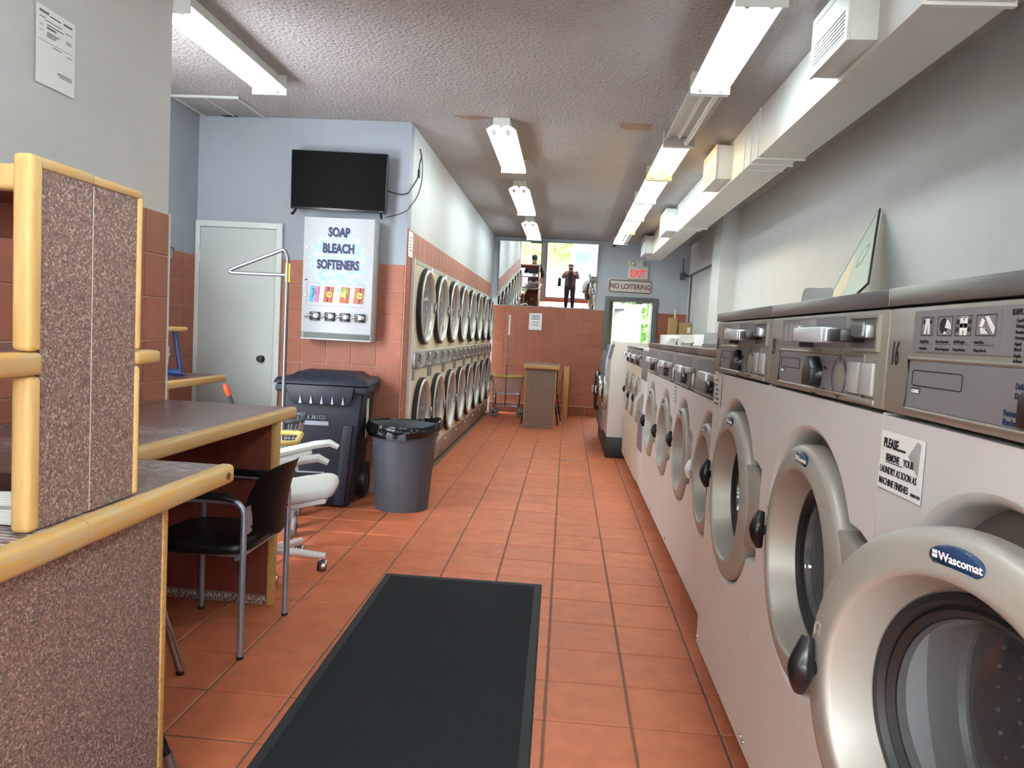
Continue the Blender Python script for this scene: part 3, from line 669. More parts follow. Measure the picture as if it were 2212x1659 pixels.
lid_up('small dispenser lid flipped up on the smaller washer farthest along', (.77, 5.60, 1.322), .42, -.5, .9)
lid_up('small dispenser lid nearly flat on the third smaller washer', (.79, 5.05, 1.322), .42, -.5, 1.2)
# leaning board on the tall washers
def board(m, pts, off, name, parent=None, th=.012):
    """panel in the plane leaning on the right wall"""
    P0, U, V = Vector((1.585, 4.0, 1.474)), Vector((.0, 1, 0)), Vector((.397, 0, .918))
    n = U.cross(V).normalized(); mb = MB()
    A = [P0 + U * a + V * b - n * off for a, b in pts]; B = [p + n * th for p in A]
    va = [mb.bm.verts.new(p) for p in A]; vb = [mb.bm.verts.new(p) for p in B]; k = len(pts)
    mb._f(va); mb._f(vb[::-1])
    for i in range(k): mb._f([va[i], va[(i + 1) % k], vb[(i + 1) % k], vb[i]])
    return mb.build(name, m, parent)
bd = board('black_plastic', [(.977, .854), (1.06, .0), (.886, 0), (.475, .29)], 0, 'leaning_board')
tag(bd, 'pale green printed board with black edges leaning on the wall atop the tall washers', 'board')
board('board_green', [(.972, .842), (1.052, .004), (.888, .006), (.485, .292)], .0015, 'print', bd, .0016)
board('board_beige', [(.955, .56), (1.03, .06), (.90, .06), (.80, .28)], .0025, 'print_panel', bd, .001)
board('board_blue', [(.972, .84), (.978, .77), (1.05, .004), (1.03, .004), (.962, .79)], .0027, 'print_stripe', bd, .001)
board('board_blue', [(.93, .20), (.985, .06), (.90, .06)], .0029, 'print_shape', bd, .001)
mb = [(.80 + .05 * math.cos(a * PI / 8), .50 + .085 * math.sin(a * PI / 8)) for a in range(16)]
board('clear_lid', mb, .0028, 'print_disc', bd, .001)
board('board_green', [(.80 + .03 * math.cos(a * PI / 8), .50 + .06 * math.sin(a * PI / 8)) for a in range(16)], .0034, 'print_disc', bd, .001)

# ================================================================== stacked dryers
DRX, DP = -1.258, .78
def dryer_door(t, cz, right):
    d = MB().lathe([(.318, .0), (.318, -.040), (.310, -.050), (.302, -.052), (.294, -.050), (.276, -.032), (.272, -.012), (.272, .0)], (0, 0, 0), 'y', 56).build('door', 'dryer_ring', t, (0, 0, cz))
    MB().lathe([(.326, .0), (.329, -.008), (.329, -.036), (.318, -.042), (.316, .0)], (0, 0, 0), 'y', 56).build('gasket', 'black_rubber', d)
    MB().lathe([(.273, -.016), (0, -.016)], (0, 0, 0), 'y', 40).build('pane', 'door_glass', d)
    MB().box(.275, -.062, -.045, .30, -.045, .045, .005).build('pull', 'chrome', d)
def make_dryer():
    t = thing('stack_dryer', 'x', 'dryer', (0, 0, 0), PI / 2, 'stacked dryers along the left wall'); w = DP / 2 - .0015
    mb = MB()
    for z0, z1, cz in ((.21, .995, .584), (1.145, 1.895, 1.528)): mb.hole_panel(-w, w, z0, z1, 0, 0, cz, lambda a: .274, 56)
    mb.box(-w, .001, .02, -w + .004, .95, 1.895).box(w - .004, .001, .02, w, .95, 1.895).box(-w, .001, 1.89, w, .95, 1.897)
    mb.build('body', 'cream_enamel', t)
    for cz in (.584, 1.528):
        MB().lathe([(.272, .05), (.278, .055), (.30, .07), (.30, .55), (.28, .58), (0, .585)], (0, 0, cz), 'y', 48).build('drum', 'dryer_drum', t)
        MB().lathe([(.0, .50), (.09, .51), (.11, .58)], (0, 0, cz), 'y', 24).build('drum_hub', 'dryer_hub', t)
    for cz in (.584, 1.528): MB().lathe([(.2715, -.002), (.268, .04), (.245, .20), (.249, .205), (.272, .05)], (0, 0, cz), 'y', 48).build('door_tunnel', 'dryer_drum', t)
    dryer_door(t, .584, 1); dryer_door(t, 1.528, 1)
    MB().box(-w, -.022, .998, w, .02, 1.143, .003).build('control_strip', 'steel', t)
    for x in (-.2, .19):
        cp = MB().prism(rrect(x - .10, 1.010, x + .10, 1.132, .006), -.027, -.02, 'xz').build('coin_plate', 'dull_steel', t)
        MB().lathe([(0, -.040), (.010, -.038), (.013, -.030), (.013, -.026)], (x + .055, 0, 1.115), 'y', 12).build('button', 'white_plastic', cp)
        MB().lathe([(0, -.036), (.008, -.034), (.010, -.026)], (x + .075, 0, 1.022), 'y', 12).build('button', 'white_plastic', cp)
        MB().prism([(x - .075, 1.06), (x - .04, 1.06), (x - .057, 1.085)], -.031, -.026).build('arrow', 'ink', cp)
        MB().box(x - .03, -.031, 1.085, x - .015, -.026, 1.125).build('slot', 'ink', cp)
        MB().tube([(a, -.028, b) for a, b in rrect(x - .005, 1.03, x + .045, 1.105, .02, 3)], .0025, 5, closed=True).build('dial_ring', 'mauve_grey', cp)
        MB().box(x - .085, -.032, 1.016, x - .02, -.026, 1.03, .002).build('coin_cup', 'steel', cp)
    MB().box(-w, -.006, .03, w, .3, .208, .003).build('kick_panel', 'kick_brown', t)
    MB().box(-w, .03, 0, w, .3, .03).build('base', 'black_rubber', t)
    MB().lathe([(0, -.020), (.013, -.018), (.017, -.010), (.017, -.005)], (-.05, 0, .165), 'y', 14).build('lock_knob', 'white_plastic', t)
    MB().box(-w, -.004, 1.862, w, 0, 1.893).build('top_strip', 'dryer_green', t)
    MB().box(.27, -.006, 1.80, .36, 0, 1.885).build('sticker', 'paper', t)
    for x in (-.345, .345): MB().box(x - .035, -.012, .905, x + .035, 0, .985, .003).build('vent', 'plate_grey', t)
    for z in (.39, .79, 1.33, 1.73): MB().box(.33, -.010, z - .06, .386, 0, z + .06, .002).build('hinge_plate', 'kick_brown', t)
    mb = MB()
    for z in (1.16, 1.85): mb.lathe([(0, -.004), (.006, -.003), (.007, 0)], (-.375, 0, z), 'y', 8)
    return t
dr0 = make_dryer(); nth = ('first and nearest', 'second', 'third', 'fourth', 'fifth', 'sixth', 'seventh', 'eighth and last')
for i in range(8):
    o = dr0 if i == 0 else dup(dr0)
    o.location = (DRX, 6.10 + DP * (i + .5), 0)
    o['label'] = '%s stacked dryer along the left wall, cream with two round doors' % nth[i]
nt_ = thing('wall_notice', 'white glossy notice taped on the tiled corner above the first dryer', 'notice', (-1.287, 5.965, 1.90), PI / 2, 'paper notices')
MB().box(-.085, -.0045, 0, .085, -.003, .20).build('sheet', 'paper', nt_)
mb = MB()
for i in range(5): mb.box(-.05, -.0052, .05 + i * .025, .05 - .02 * (i % 2), -.0044, .056 + i * .025)
mb.build('print', 'ink_grey', nt_)

# ================================================================== ceiling lights
def light(label, x, y0, L=1.17, tubes=('tube_cool', 'tube_cool'), near=True, far='fixture_white', zt=CEIL, group='fluorescent strips over the washers', hous='fixture_white', single=None, rz=0.):
    t = thing('fluorescent_light', label, 'light', (x, y0, zt), rz, group)
    MB().prism([(-.062, -.001), (-.062, -.050), (-.113, -.086), (-.110, -.089), (-.055, -.058), (-.018, -.058), (0, -.084), (.018, -.058), (.055, -.058), (.110, -.089), (.113, -.086), (.062, -.050), (.062, -.001)], .0, L, 'xz').build('housing', hous, t)
    for y, m in ((-.003, 'fixture_white' if near else None), (L, far)):
        if m: MB().box(-.114, y, -.128, .114, y + .003, -.001).build('end_plate', m, t)
    for x_, m in zip((-.052, .052), tubes):
        if m is None: continue
        MB().cyl((x_, .035, -.104), (x_, L - .035, -.104), .0175, n=14).build('tube', m, t)
        MB().cyl((x_, .002, -.104), (x_, .036, -.104), .0178, n=12).cyl((x_, L - .036, -.104), (x_, L - .002, -.104), .0178, n=12).build('tube_holder', 'fixture_white', t)
    return t
RXL = .752
seq = [(3.405, ('tube_cool', 'tube_cool'), 'bright cool fluorescent strip nearest the camera over the washers', 'fixture_white'),
       (4.625, (None, 'tube_off'), 'unlit fluorescent strip with a dead tube over the washers', 'fixture_dark'),
       (5.865, ('tube_warm', 'tube_warm'), 'warm yellow fluorescent strip just past the unlit one', 'fixture_cream'),
       (7.10, ('tube_warm', 'tube_cool'), 'fluorescent strip with one warm and one cool tube', 'fixture_white'),
       (8.33, ('tube_cool', 'tube_cool'), 'cool fluorescent strip in the far half of the washer row', 'fixture_white'),
       (9.57, ('tube_cool', 'tube_warm'), 'cool and warm fluorescent strip second from the back wall', 'fixture_cream'),
       (10.80, ('tube_cool', 'tube_off'), 'half lit fluorescent strip nearest the back wall over the washers', 'fixture_white')]
for y, tb, lab, far in seq: light(lab, RXL, y, tubes=tb, far=far)
light('cool fluorescent strip by the left wall above the counters', -2.02, 3.62, L=1.24, tubes=('tube_cool_dim', 'tube_cool_dim'), group='fluorescent strips')
light('nearest of the three cool strips along the middle ceiling', -.578, 5.66, L=1.32, near=False, far='fixture_cream', group='fluorescent strips')
light('second of the three cool strips along the middle ceiling', -.592, 7.95, L=1.5, near=False, far='fixture_cream', group='fluorescent strips')
light('farthest of the three cool strips along the middle ceiling', -.608, 10.4, L=1.5, near=False, far='fixture_cream', group='fluorescent strips')
# three unseen strips added to brighten the near end of the room
light('unseen cool fluorescent strip added overhead beside the camera', RXL, .9, group='fluorescent strips over the washers'); light('unseen cool fluorescent strip added overhead by the front window', RXL, -1.6, group='fluorescent strips over the washers')
light('unseen cool fluorescent strip added above the front counter', -.578, .4, L=1.32, group='fluorescent strips')

# ceiling hatch
t = thing('ceiling_hatch', 'grey access hatch in the ceiling corner above the white door', 'hatch', (-2.70, 5.60, CEIL))
for x in (-.235, .005): MB().box(x, -.22, -.010, x + .225, .25, 0, .003).build('panel', 'hatch_grey', t)
fr = MB()
for b in ((-.255, -.245, -.016, .25, -.222, 0), (-.255, -.222, -.016, -.236, .262, 0), (.231, -.222, -.016, .25, .262, 0), (-.01, -.222, -.014, .005, .25, 0)): fr.box(*b)
fr.build('frame', 'trim_paint', t)
MB().prism([(-.1, .225), (.0, .20), (.03, .235), (.01, .262), (-.08, .262)], -.012, -.0095, 'xy').build('stain', 'ink', t)

# ================================================================== air duct along the right wall
ad = thing('air_duct', 'long white rectangular air duct hung along the right of the ceiling', 'duct', (0, 0, 0))
for y0, y1, x1, z0 in ((-2.3, 5.22, 1.50, 2.60), (5.22, 8.55, 1.47, 2.605), (8.55, 12.2, 1.42, 2.61)):
    MB().box(1.20, y0, z0, x1, y1, CEIL - .002, .003).build('section', 'duct_white', ad)
for y, x1, z0, d in ((2.86, 1.50, 2.60, .012), (5.22, 1.50, 2.60, .01), (5.42, 1.48, 2.605, .008), (8.55, 1.47, 2.605, .01), (5.62, 1.47, 2.605, .006), (8.75, 1.44, 2.61, .006)):
    mb = MB(); mb.box(1.20 - d, y - .012, z0 - d, x1 + d, y + .012, z0 + .004); mb.box(1.20 - d, y - .012, z0 + .004, 1.202, y + .012, CEIL - .004); mb.box(x1 - .002, y - .012, z0 + .004, x1 + d, y + .012, CEIL - .004); mb.build('joint', 'duct_white', ad)
for y0, y1 in ((3.27, 3.74), (6.04, 6.58), (8.98, 9.58), (11.4, 11.95)):
    v = MB().box(1.085, y0, 2.625, 1.20, y1, 2.885, .004).build('outlet_box', 'duct_white', ad); mb = MB()
    for b in ((1.072, y0 - .006, 2.62, 1.086, y1 + .006, 2.65), (1.072, y0 - .006, 2.86, 1.086, y1 + .006, 2.89), (1.072, y0 - .006, 2.65, 1.086, y0 + .03, 2.86), (1.072, y1 - .03, 2.65, 1.086, y1 + .006, 2.86)): mb.box(*b, bev=.002)
    mb.build('grille_frame', 'duct_white', v)
    MB().box(1.082, y0 + .03, 2.65, 1.087, y1 - .03, 2.86).build('grille_back', 'ink', v)
    n = 6
    for i in range(n):
        z = 2.655 + i * .017
        MB().hexa([(1.074, y0 + .03, z), (1.086, y0 + .03, z + .006), (1.086, y1 - .03, z + .006), (1.074, y1 - .03, z), (1.074, y0 + .03, z + .009), (1.086, y0 + .03, z + .016), (1.086, y1 - .03, z + .016), (1.074, y1 - .03, z + .009)]).build('louvre', 'duct_white', v)
    MB().box(1.077, y0 + .03, 2.762, 1.085, y1 - .03, 2.858, .002).build('damper_plate', 'duct_white', v)

# ================================================================== counters on the left
CZ = .925
def edge_rail(mb, p0, p1, h=.055, d=.034, drop=0.):
    """rounded wooden nosing between two points of the upper edge"""
    a, b = Vector(p0), Vector(p1); t = (b - a).normalized(); n = Vector((t.y, -t.x, 0)); r = .012
    prof = [(0, 0), (d - r, 0), (d - .004, -.004), (d, -r), (d, -h + r), (d - .004, -h + .004), (d - r, -h), (0, -h)]
    A = [mb.bm.verts.new(a + n * u + Vector((0, 0, w))) for u, w in prof]; B = [mb.bm.verts.new(b + n * u + Vector((0, 0, w))) for u, w in prof]
    mb._f(A); mb._f(B[::-1]); k = len(prof)
    for i in range(k): mb._f([A[i], A[(i + 1) % k], B[(i + 1) % k], B[i]])
    return mb
# near deep counter
t = thing('folding_counter', 'near brown speckled counter with worn wooden edge and divider shelf on top', 'counter', (0, 0, 0), group='brown laminate counters')
MB().box(LX + .012, .45, CZ - .05, -.969, 2.075, CZ, .001).build('countertop', 'laminate_worn', t)
edge_rail(MB(), (-.969, .45, CZ + .002), (-.969, 1.42, CZ + .002)).build('edge_rail', 'wood_rail', t)
edge_rail(MB(), (-.969, 1.422, CZ + .002), (-.969, 2.08, CZ + .002)).build('edge_rail', 'wood_rail', t)
MB().cyl((-.9345, 2.045, CZ - .026), (-.9325, 2.045, CZ - .026), .011, n=14).build('knot', 'plywood_red', t)
MB().box(-1.00, .50, 0, -.972, 1.417, CZ - .052).build('side_panel', 'laminate', t)
MB().box(-1.00, 1.419, 0, -.972, 1.765, CZ - .052).build('side_panel', 'laminate', t)
MB().box(-1.004, 1.765, 0, -.968, 1.787, CZ - .052, .003).build('panel_edge', 'wood_edge', t)
MB().box(LX + .012, 1.74, .05, -1.0, 1.765, CZ - .052).build('end_panel', 'plywood_red', t)
# far counter
t = thing('folding_counter', 'farther brown speckled counter whose knee space holds the black armchair', 'counter', (0, 0, 0), group='brown laminate counters')
MB().box(LX + .012, 2.08, CZ - .05, -1.334, 3.575, CZ, .001).build('countertop', 'laminate_top', t)
edge_rail(MB(), (-1.334, 2.08, CZ + .002), (-1.334, 3.58, CZ + .002)).build('edge_rail', 'wood_rail', t)
MB().box(LX + .012, 3.385, .05, -1.345, 3.41, CZ - .052).build('end_panel', 'plywood_red', t)
MB().box(LX + .012, 3.384, 0.002, -1.345, 3.411, .042).build('worn_skirting', mat('worn', (120, 74, 60), .9, c2=(206, 196, 182), vs=60, thr=(.46, .58), stretch=(2.6, 2.6, .8)) and 'worn', t)
MB().box(-1.345, 3.380, 0, -1.312, 3.414, CZ - .052, .003).build('panel_edge', 'wood_edge', t)
# divider shelf on the near counter
t = thing('divider_shelf', 'tall speckled divider with pine edges standing on the near counter', 'divider', (0, 0, 0))
MB().box(-1.006, 1.335, CZ + .003, -.980, 1.4855, 1.605).build('panel', 'laminate', t)
MB().box(-1.006, 1.4875, CZ + .003, -.980, 1.645, 1.605).build('panel', 'laminate', t)
def post(z0, z1, y0, y1, nm='post'): MB().box(-1.012, y0, z0, -.974, y1, z1, .010, 3).build(nm, 'wood_pine', t)
post(CZ + .002, 1.221, 1.30, 1.336); post(1.266, 1.625, 1.30, 1.336)
post(CZ + .002, 1.228, 1.645, 1.664); post(1.262, 1.61, 1.645, 1.664)
MB().box(-1.010, 1.336, 1.603, -.976, 1.4855, 1.624, .005).build('top_rail', 'wood_rail', t)
MB().box(-1.010, 1.4875, 1.603, -.976, 1.662, 1.622, .005).build('top_rail', 'wood_rail', t)
MB().box(-.979, 1.485, CZ + .004, -.9785, 1.488, 1.60).build('joint_strip', 'paper_worn', t)
MB().box(-1.62, .62, 1.226, -1.013, 1.740, 1.258).build('middle_shelf', 'laminate_top', t)
MB().box(-1.012, .60, 1.222, -.970, 1.334, 1.265, .010, 3).build('shelf_rail', 'wood_rail', t)
MB().box(-1.012, 1.647, 1.229, -.972, 1.745, 1.261, .009, 3).build('shelf_rail', 'wood_rail', t)
MB().box(LX + .012, 1.37, 1.575, -1.013, 1.62, 1.60).build('top_shelf', 'plywood_red', t)
MB().box(LX + .012, 1.335, 1.563, -1.013, 1.37, 1.612, .010, 3).build('top_rail', 'wood_pine', t)
MB().box(LX + .012, 1.60, 1.50, -1.013, 1.62, 1.575).build('apron', 'plywood_red', t)
# books and card on the near counter
def pages(label, loc, rz, a, b, h, m):
    t = thing('open_book', label, 'book', loc, rz, 'books on the counter')
    mb = MB(); n = 9
    for i in range(n):
        o = .004 * math.sin(i * 1.9); mb.box(-a + o, -b, h * i / n, a + o, b, h * (i + .82) / n)
    mb.build('page_block', 'paper', t); MB().box(-a - .006, -b - .006, h, a + .006, b + .006, h + .003).build('cover', m, t)
pages('lower white paged book lying on the near counter left of divider', (-1.155, 1.42, CZ + .002), .08, .125, .075, .028, 'paper')
pages('upper book with dark cover stacked on another left of the divider', (-1.16, 1.425, CZ + .035), .14, .12, .07, .030, 'black_vinyl')
t = thing('pencil', 'short yellow pencil lying on the near counter by the books', 'pencil', (-1.045, 1.16, CZ + .006), .5)
MB().cyl((-.05, 0, 0), (.04, 0, 0), .004, n=6).build('shaft', 'yellow_plastic', t); MB().cyl((.04, 0, 0), (.052, 0, 0), .004, .0008, n=6).build('tip', 'ink', t)
tag(MB().box(-1.075, 1.11, CZ + .001, -1.03, 1.15, CZ + .004).build('paper_card', 'paper'), 'small white card lying beside the pencil on the counter', 'card')
# letter pinned on the left wall
t = thing('pinned_letter', 'white printed letter pinned high on the grey left wall', 'letter', (LX + .002, 2.745, 2.30), PI / 2, 'paper notices')
MB().box(-.107, -.0058, -.139, .107, -.005, .139).build('sheet', 'paper', t)
mb = MB()
for x0, z, w, h in ((-.09, .115, .05, .009), (-.035, .112, .06, .005), (.04, .112, .05, .008), (-.09, .098, .03, .003), (-.06, .092, .09, .003), (-.05, .078, .09, .004), (.05, .085, .04, .003), (-.05, .066, .05, .007), (-.05, .052, .07, .003), (-.05, .047, .06, .003), (-.05, .042, .05, .003), (-.05, .037, .045, .003), (.055, .055, .03, .003), (.055, .048, .03, .003), (-.095, .017, .19, .0015), (-.02, .007, .05, .003), (.06, .0, .03, .003), (.01, -.075, .08, .003), (.01, -.081, .08, .003), (.02, -.087, .07, .003), (-.09, .07, .02, .002), (-.09, .05, .02, .002)):
    mb.box(x0, -.0064, z, x0 + w, -.0057, z + h)
stuff(mb.build('print_lines', 'ink_grey', t))

# ------------------------------------------------------------------ alcove counter and the things on it
t = thing('alcove_counter', 'wood edged counter in the alcove before the white door', 'counter', (0, 0, 0), group='brown laminate counters')
MB().box(-2.99, 3.62, CZ - .045, -2.49, 5.30, CZ).build('countertop', 'laminate_top', t)
edge_rail(MB(), (-2.49, 3.62, CZ + .002), (-2.49, 5.31, CZ + .002), .05, .028).build('edge_rail', 'wood_rail', t)
MB().box(-2.99, 4.62, 0, -2.56, 4.645, CZ - .045).build('end_panel', 'black_vinyl', t)
MB().box(-2.56, 4.615, 0, -2.535, 4.65, CZ - .045).build('panel_edge', 'wood_edge', t)
t = thing('alcove_shelf', 'small wood edged shelf on the alcove wall above the counter', 'shelf', (0, 0, 0))
MB().box(-2.99, 3.8, 1.235, -2.625, 4.99, 1.262).build('board', 'laminate_top', t)
edge_rail(MB(), (-2.625, 3.8, 1.264), (-2.625, 5.0, 1.264), .032, .024).build('edge_rail', 'wood_rail', t)
t = thing('waste_bucket', 'grey tapered bucket on the small alcove shelf', 'bucket', (-2.785, 4.86, 1.266))
MB().lathe([(0, 0), (.085, 0), (.12, .50), (.132, .505), (.134, .525), (.126, .53), (.112, .50), (.08, .01), (0, .01)], n=28).build('body', 'grey_plastic', t)
MB().tube([(.125, -.02, .52), (.145, -.02, .50), (.14, -.02, .45)], .006, 6).build('handle', 'grey_plastic', t)
t = thing('scrub_brush', 'blue handled cloth brush lying on the alcove counter', 'brush', (-2.675, 4.86, CZ + .002))
MB().tube([(-.10, 0, .03), (-.02, .0, .035), (.08, .01, .03), (.10, .012, .024)], [.03, .034, .03, .02], 10, sq=.8).build('head', 'blue_plastic', t)
MB().tube([(.06, 0, .035), (.10, .0, .03), (.12, .02, .02), (.10, .04, .015), (.06, .05, .02)], .008, 6).build('loop', 'blue_plastic', t)
t = thing('blue_pole', 'dark blue brush handle leaning behind the wall corner on the counter', 'handle', (-2.672, 5.02, CZ + .002))
MB().tube([(.02, 0, .0), (-.03, .0, .30)], .018, 10).build('shaft', 'blue_plastic', t); MB().ball((-.03, .0, .30), .02).build('end_cap', 'black_plastic', t)
t = thing('paper_cup', 'white cup on the alcove counter beside the blue handle', 'cup', (-2.795, 5.0, CZ + .002))
MB().lathe([(0, 0), (.045, 0), (.062, .19), (.064, .195), (.058, .19), (.04, .006), (0, .006)], n=24).build('body', 'white_plastic', t); MB().lathe([(.063, .13), (.066, .14), (.063, .15)], n=24).build('ridge', 'white_plastic', t)
t = thing('broom', 'broom with orange tipped black handle leaning behind the farther counter', 'broom', (0, 0, 0))
p0, p1 = Vector((-2.33, 5.0, .885)), Vector((-2.12, 5.30, .04)); q = p0.lerp(p1, .09)
MB().tube([q, p1], .015, 10).build('handle', 'grey_plastic', t)
MB().tube([p0, p0.lerp(p1, .02), q], [.012, .02, .019], 10).build('grip', 'orange_plastic', t)
MB().box(-2.18, 5.17, .0, -2.06, 5.41, .05, .01).build('brush_head', 'black_plastic', t)

# ================================================================== seating
t = thing('black_armchair', 'black stacking armchair with silver legs tucked at the farther counter', 'chair', (0, 0, 0))
ya, yb, xb, xf = 2.812, 3.283, -1.218, -1.612
for y in (ya, yb):
    P = [(xb, y, .008), (xb, y, .58)] + [(xb - .05 + .05 * math.cos(a), y, .58 + .05 * math.sin(a)) for a in (PI / 6, PI / 3, PI / 2)] + [(xf + .06, y, .628)] + [(xf + .05 - .05 * math.sin(a), y, .578 + .05 * math.cos(a)) for a in (PI / 6, PI / 3, PI / 2)]
    MB().tube(P[:5] + [P[5]] + P[6:] + [(xf, y, .008)], .0125, 10).build('leg_frame', 'alu_tube', t)
    MB().tube([(xb - .035, y, .634), (xb - .08, y, .646), (xf + .10, y, .648), (xf + .02, y, .635)], [.016, .022, .022, .016], 10, sq=.75).build('arm_pad', 'black_plastic', t)
    for x in (xb, xf): MB().cyl((x, y, 0), (x, y, .012), .0145, n=12).build('foot', 'black_rubber', t)
MB().tube([(xb - .03, ya + .01, .40), (xb - .03, yb - .01, .40)], .010, 8).tube([(xf + .03, ya + .01, .40), (xf + .03, yb - .01, .40)], .010, 8).tube([(xb - .02, ya + .06, .398), (xf + .02, ya + .06, .398)], .009, 8).tube([(xb, yb, .44), (xb - .05, yb - .02, .43)], .009, 8).build('seat_rail', 'alu_tube', t)
mb = MB()
def seat_fn(u, v):
    a = 2 * u - 1; b = 2 * v - 1; e = max(abs(a), abs(b)); s = .006 * a * a - .012 * (1 - b * b) - .03 * max(0, e - .8) / .2
    sh = 1 - .10 * max(0, -a) * b * b
    return (-1.43 + .225 * a * (1 - .05 * b * b), 3.0475 + .215 * b * sh, .457 + s)
mb.cushion((-1.43, 3.0475, .435), .225, .222, .030, lambda a, b: .008 * a * a - .014 * b * b - (.02 * max(0, -a) ** 2), .5, .42); mb.build('seat', 'black_vinyl', t, ang=60)
mb = MB()
def back_fn(u, v):
    b = 2 * v - 1; zt = .768 - .05 * abs(b) ** 3.5; z = .475 + (zt - .475) * u + .02 * (1 - abs(b)) * (1 - u) * -1
    w = .222 - .03 * max(0, u - .75) / .25 * .6
    return (xb - .018 + .075 * (1 - b * b) + .055 * u * u, 3.0475 + w * b, z)
mb.grid(back_fn, 12, 16, .016); mb.build('backrest', 'black_vinyl', t, ang=60)
for y, s in ((ya, 1), (yb, -1)):
    br = MB().prism([(y + .008 * s, .50), (y + .05 * s, .505), (y + .055 * s, .52), (y + .055 * s, .60), (y + .05 * s, .612), (y + .008 * s, .612)], xb + .006, xb + .0115, 'yz').build('back_bracket', 'alu_tube', t)
    MB().cyl((xb + .011, y + .043 * s, .525), (xb + .014, y + .043 * s, .525), .006, n=10).build('bolt', 'ink', br); MB().cyl((xb + .011, y + .043 * s, .595), (xb + .014, y + .043 * s, .595), .006, n=10).build('bolt', 'ink', br)
# white office chair behind the end panel
cx, cy = -1.51, 3.905
t = thing('white_office_chair', 'white padded swivel armchair half hidden behind the counter end', 'chair', (cx, cy, 0), .2)
mb = MB(); mb.cushion((.03, 0, .418), .285, .24, .040, lambda a, b: .060 * a + .012 * (1 - b * b) - .028 * max(0, a - .55) ** 2 / .2 + .004 * math.sin(a * 9), .5, .38); mb.build('seat', 'white_vinyl', t, ang=70)
MB().tube([(-.20, -.20, .325), (.27, -.20, .425), (.27, .20, .425), (-.20, .20, .325)], .016, 8, closed=True).build('seat_frame', 'white_metal', t)
for s in (-1, 1):
    MB().tube([(-.20, .25 * s, .545), (-.02, .25 * s, .597), (.16, .25 * s, .645), (.24, .25 * s, .658), (.29, .25 * s, .635)], [.020, .027, .027, .025, .018], 10, sq=.85).build('arm_pad', 'white_vinyl', t)
    MB().tube([(-.24, .25 * s, .49), (-.02, .25 * s, .555), (.14, .25 * s, .605)], .014, 8).tube([(-.22, .25 * s, .50), (-.20, .21 * s, .33)], .014, 8).build('arm_frame', 'white_metal', t)
MB().grid(lambda u, v: (-.27 - .10 * u, -.22 + .44 * v, .43 + .34 * u), 8, 8, .05).build('backrest', 'white_vinyl', t)
MB().tube([(-.02, 0, .10), (-.02, 0, .38)], .028, 12).build('column', 'chrome', t)
for i in range(5):
    a = -.10 + i * 2 * PI / 5; c, s = math.cos(a), math.sin(a)
    lg_ = MB().tube([(-.02, 0, .105), (-.02 + .29 * c, .29 * s, .082)], [.024, .017], 10).cyl((-.02 + .265 * c, .265 * s, .08), (-.02 + .265 * c, .265 * s, .055), .008, n=8).build('leg', 'white_metal', t)
    MB().lathe([(0, -.024), (.024, -.024), (.028, -.018), (.028, .018), (.024, .024), (0, .024)], (-.02 + .275 * c, .275 * s - .01, .029), 'x', 18).build('caster', 'black_plastic', lg_)
    MB().lathe([(.029, -.012), (.031, -.008), (.031, .02), (.027, .026), (.0, .027)], (-.02 + .275 * c, .275 * s - .01, .0315), 'x', 18).build('caster_hood', 'chrome', lg_)
# dark chair under the near counter, only slanting legs show
t = thing('side_chair', 'dark chair under the near counter with a slanting chrome leg showing', 'chair', (0, 0, 0))
MB().tube([(-1.374, 2.647, .014), (-1.44, 2.63, .24), (-1.51, 2.58, .46)], .0155, 10).build('leg', 'chrome', t)
MB().cyl((-1.374, 2.647, 0), (-1.376, 2.645, .02), .0145, n=12).build('foot', 'black_rubber', t)
MB().tube([(-1.374, 2.22, .014), (-1.432, 2.26, .22), (-1.51, 2.32, .46)], .0125, 10).build('leg', 'chrome', t)
MB().tube([(-1.88, 2.647, .014), (-1.80, 2.52, .46)], .0125, 10).build('leg', 'chrome', t); MB().tube([(-1.88, 2.22, .014), (-1.80, 2.32, .46)], .0125, 10).build('leg', 'chrome', t)
MB().box(-1.86, 2.25, .44, -1.46, 2.58, .49, .02).build('seat', 'black_vinyl', t)
t = thing('stool', 'black round stool with slanting legs tucked under the near counter', 'stool', (0, 0, 0))
MB().tube([(-1.10, 2.07, .02), (-1.17, 2.06, .20), (-1.28, 2.05, .44)], .014, 10).build('leg', 'black_plastic', t)
MB().tube([(-1.092, 2.071, 0), (-1.108, 2.068, .05)], .0165, 10).build('ferrule', 'steel', t)
for p in ((-1.60, 2.07), (-1.10, 1.83), (-1.60, 1.83)): MB().tube([(p[0], p[1], 0), (-1.35, 1.95, .44)], .014, 10).build('leg', 'black_plastic', t)
MB().lathe([(0, .44), (.14, .44), (.15, .455), (.14, .48), (0, .485)], (-1.35, 1.95, 0), n=28).build('seat', 'black_vinyl', t)

# ================================================================== partition wall: screen, vending cabinet, bin
t = thing('television', 'black flat television tilted above the soap vending cabinet', 'television', (-1.817, TVY - .12, 2.432), 0); t.rotation_euler = (.06, .012, 0)
MB().box(-.375, -.012, -.222, .375, .03, .222, .004).build('frame', 'black_plastic', t)
MB().box(-.368, -.0135, -.205, .368, -.011, .215).build('screen', 'screen', t)
MB().box(-.010, -.0126, -.217, .010, -.0118, -.211).build('maker_mark', 'ink_grey', t); MB().box(.328, -.0126, -.217, .352, -.0118, -.211).build('maker_mark', 'ink_grey', t)
MB().box(-.18, .03, -.16, .18, .075, .10, .01).box(-.06, .075, -.06, .06, .112, .06).build('back_housing', 'black_plastic', t)
for s in (-1, 1): MB().tube([(.335 * s, .0, -.225), (.35 * s, -.03, -.265), (.352 * s, -.045, -.262)], .010, 6).build('foot', 'black_plastic', t)
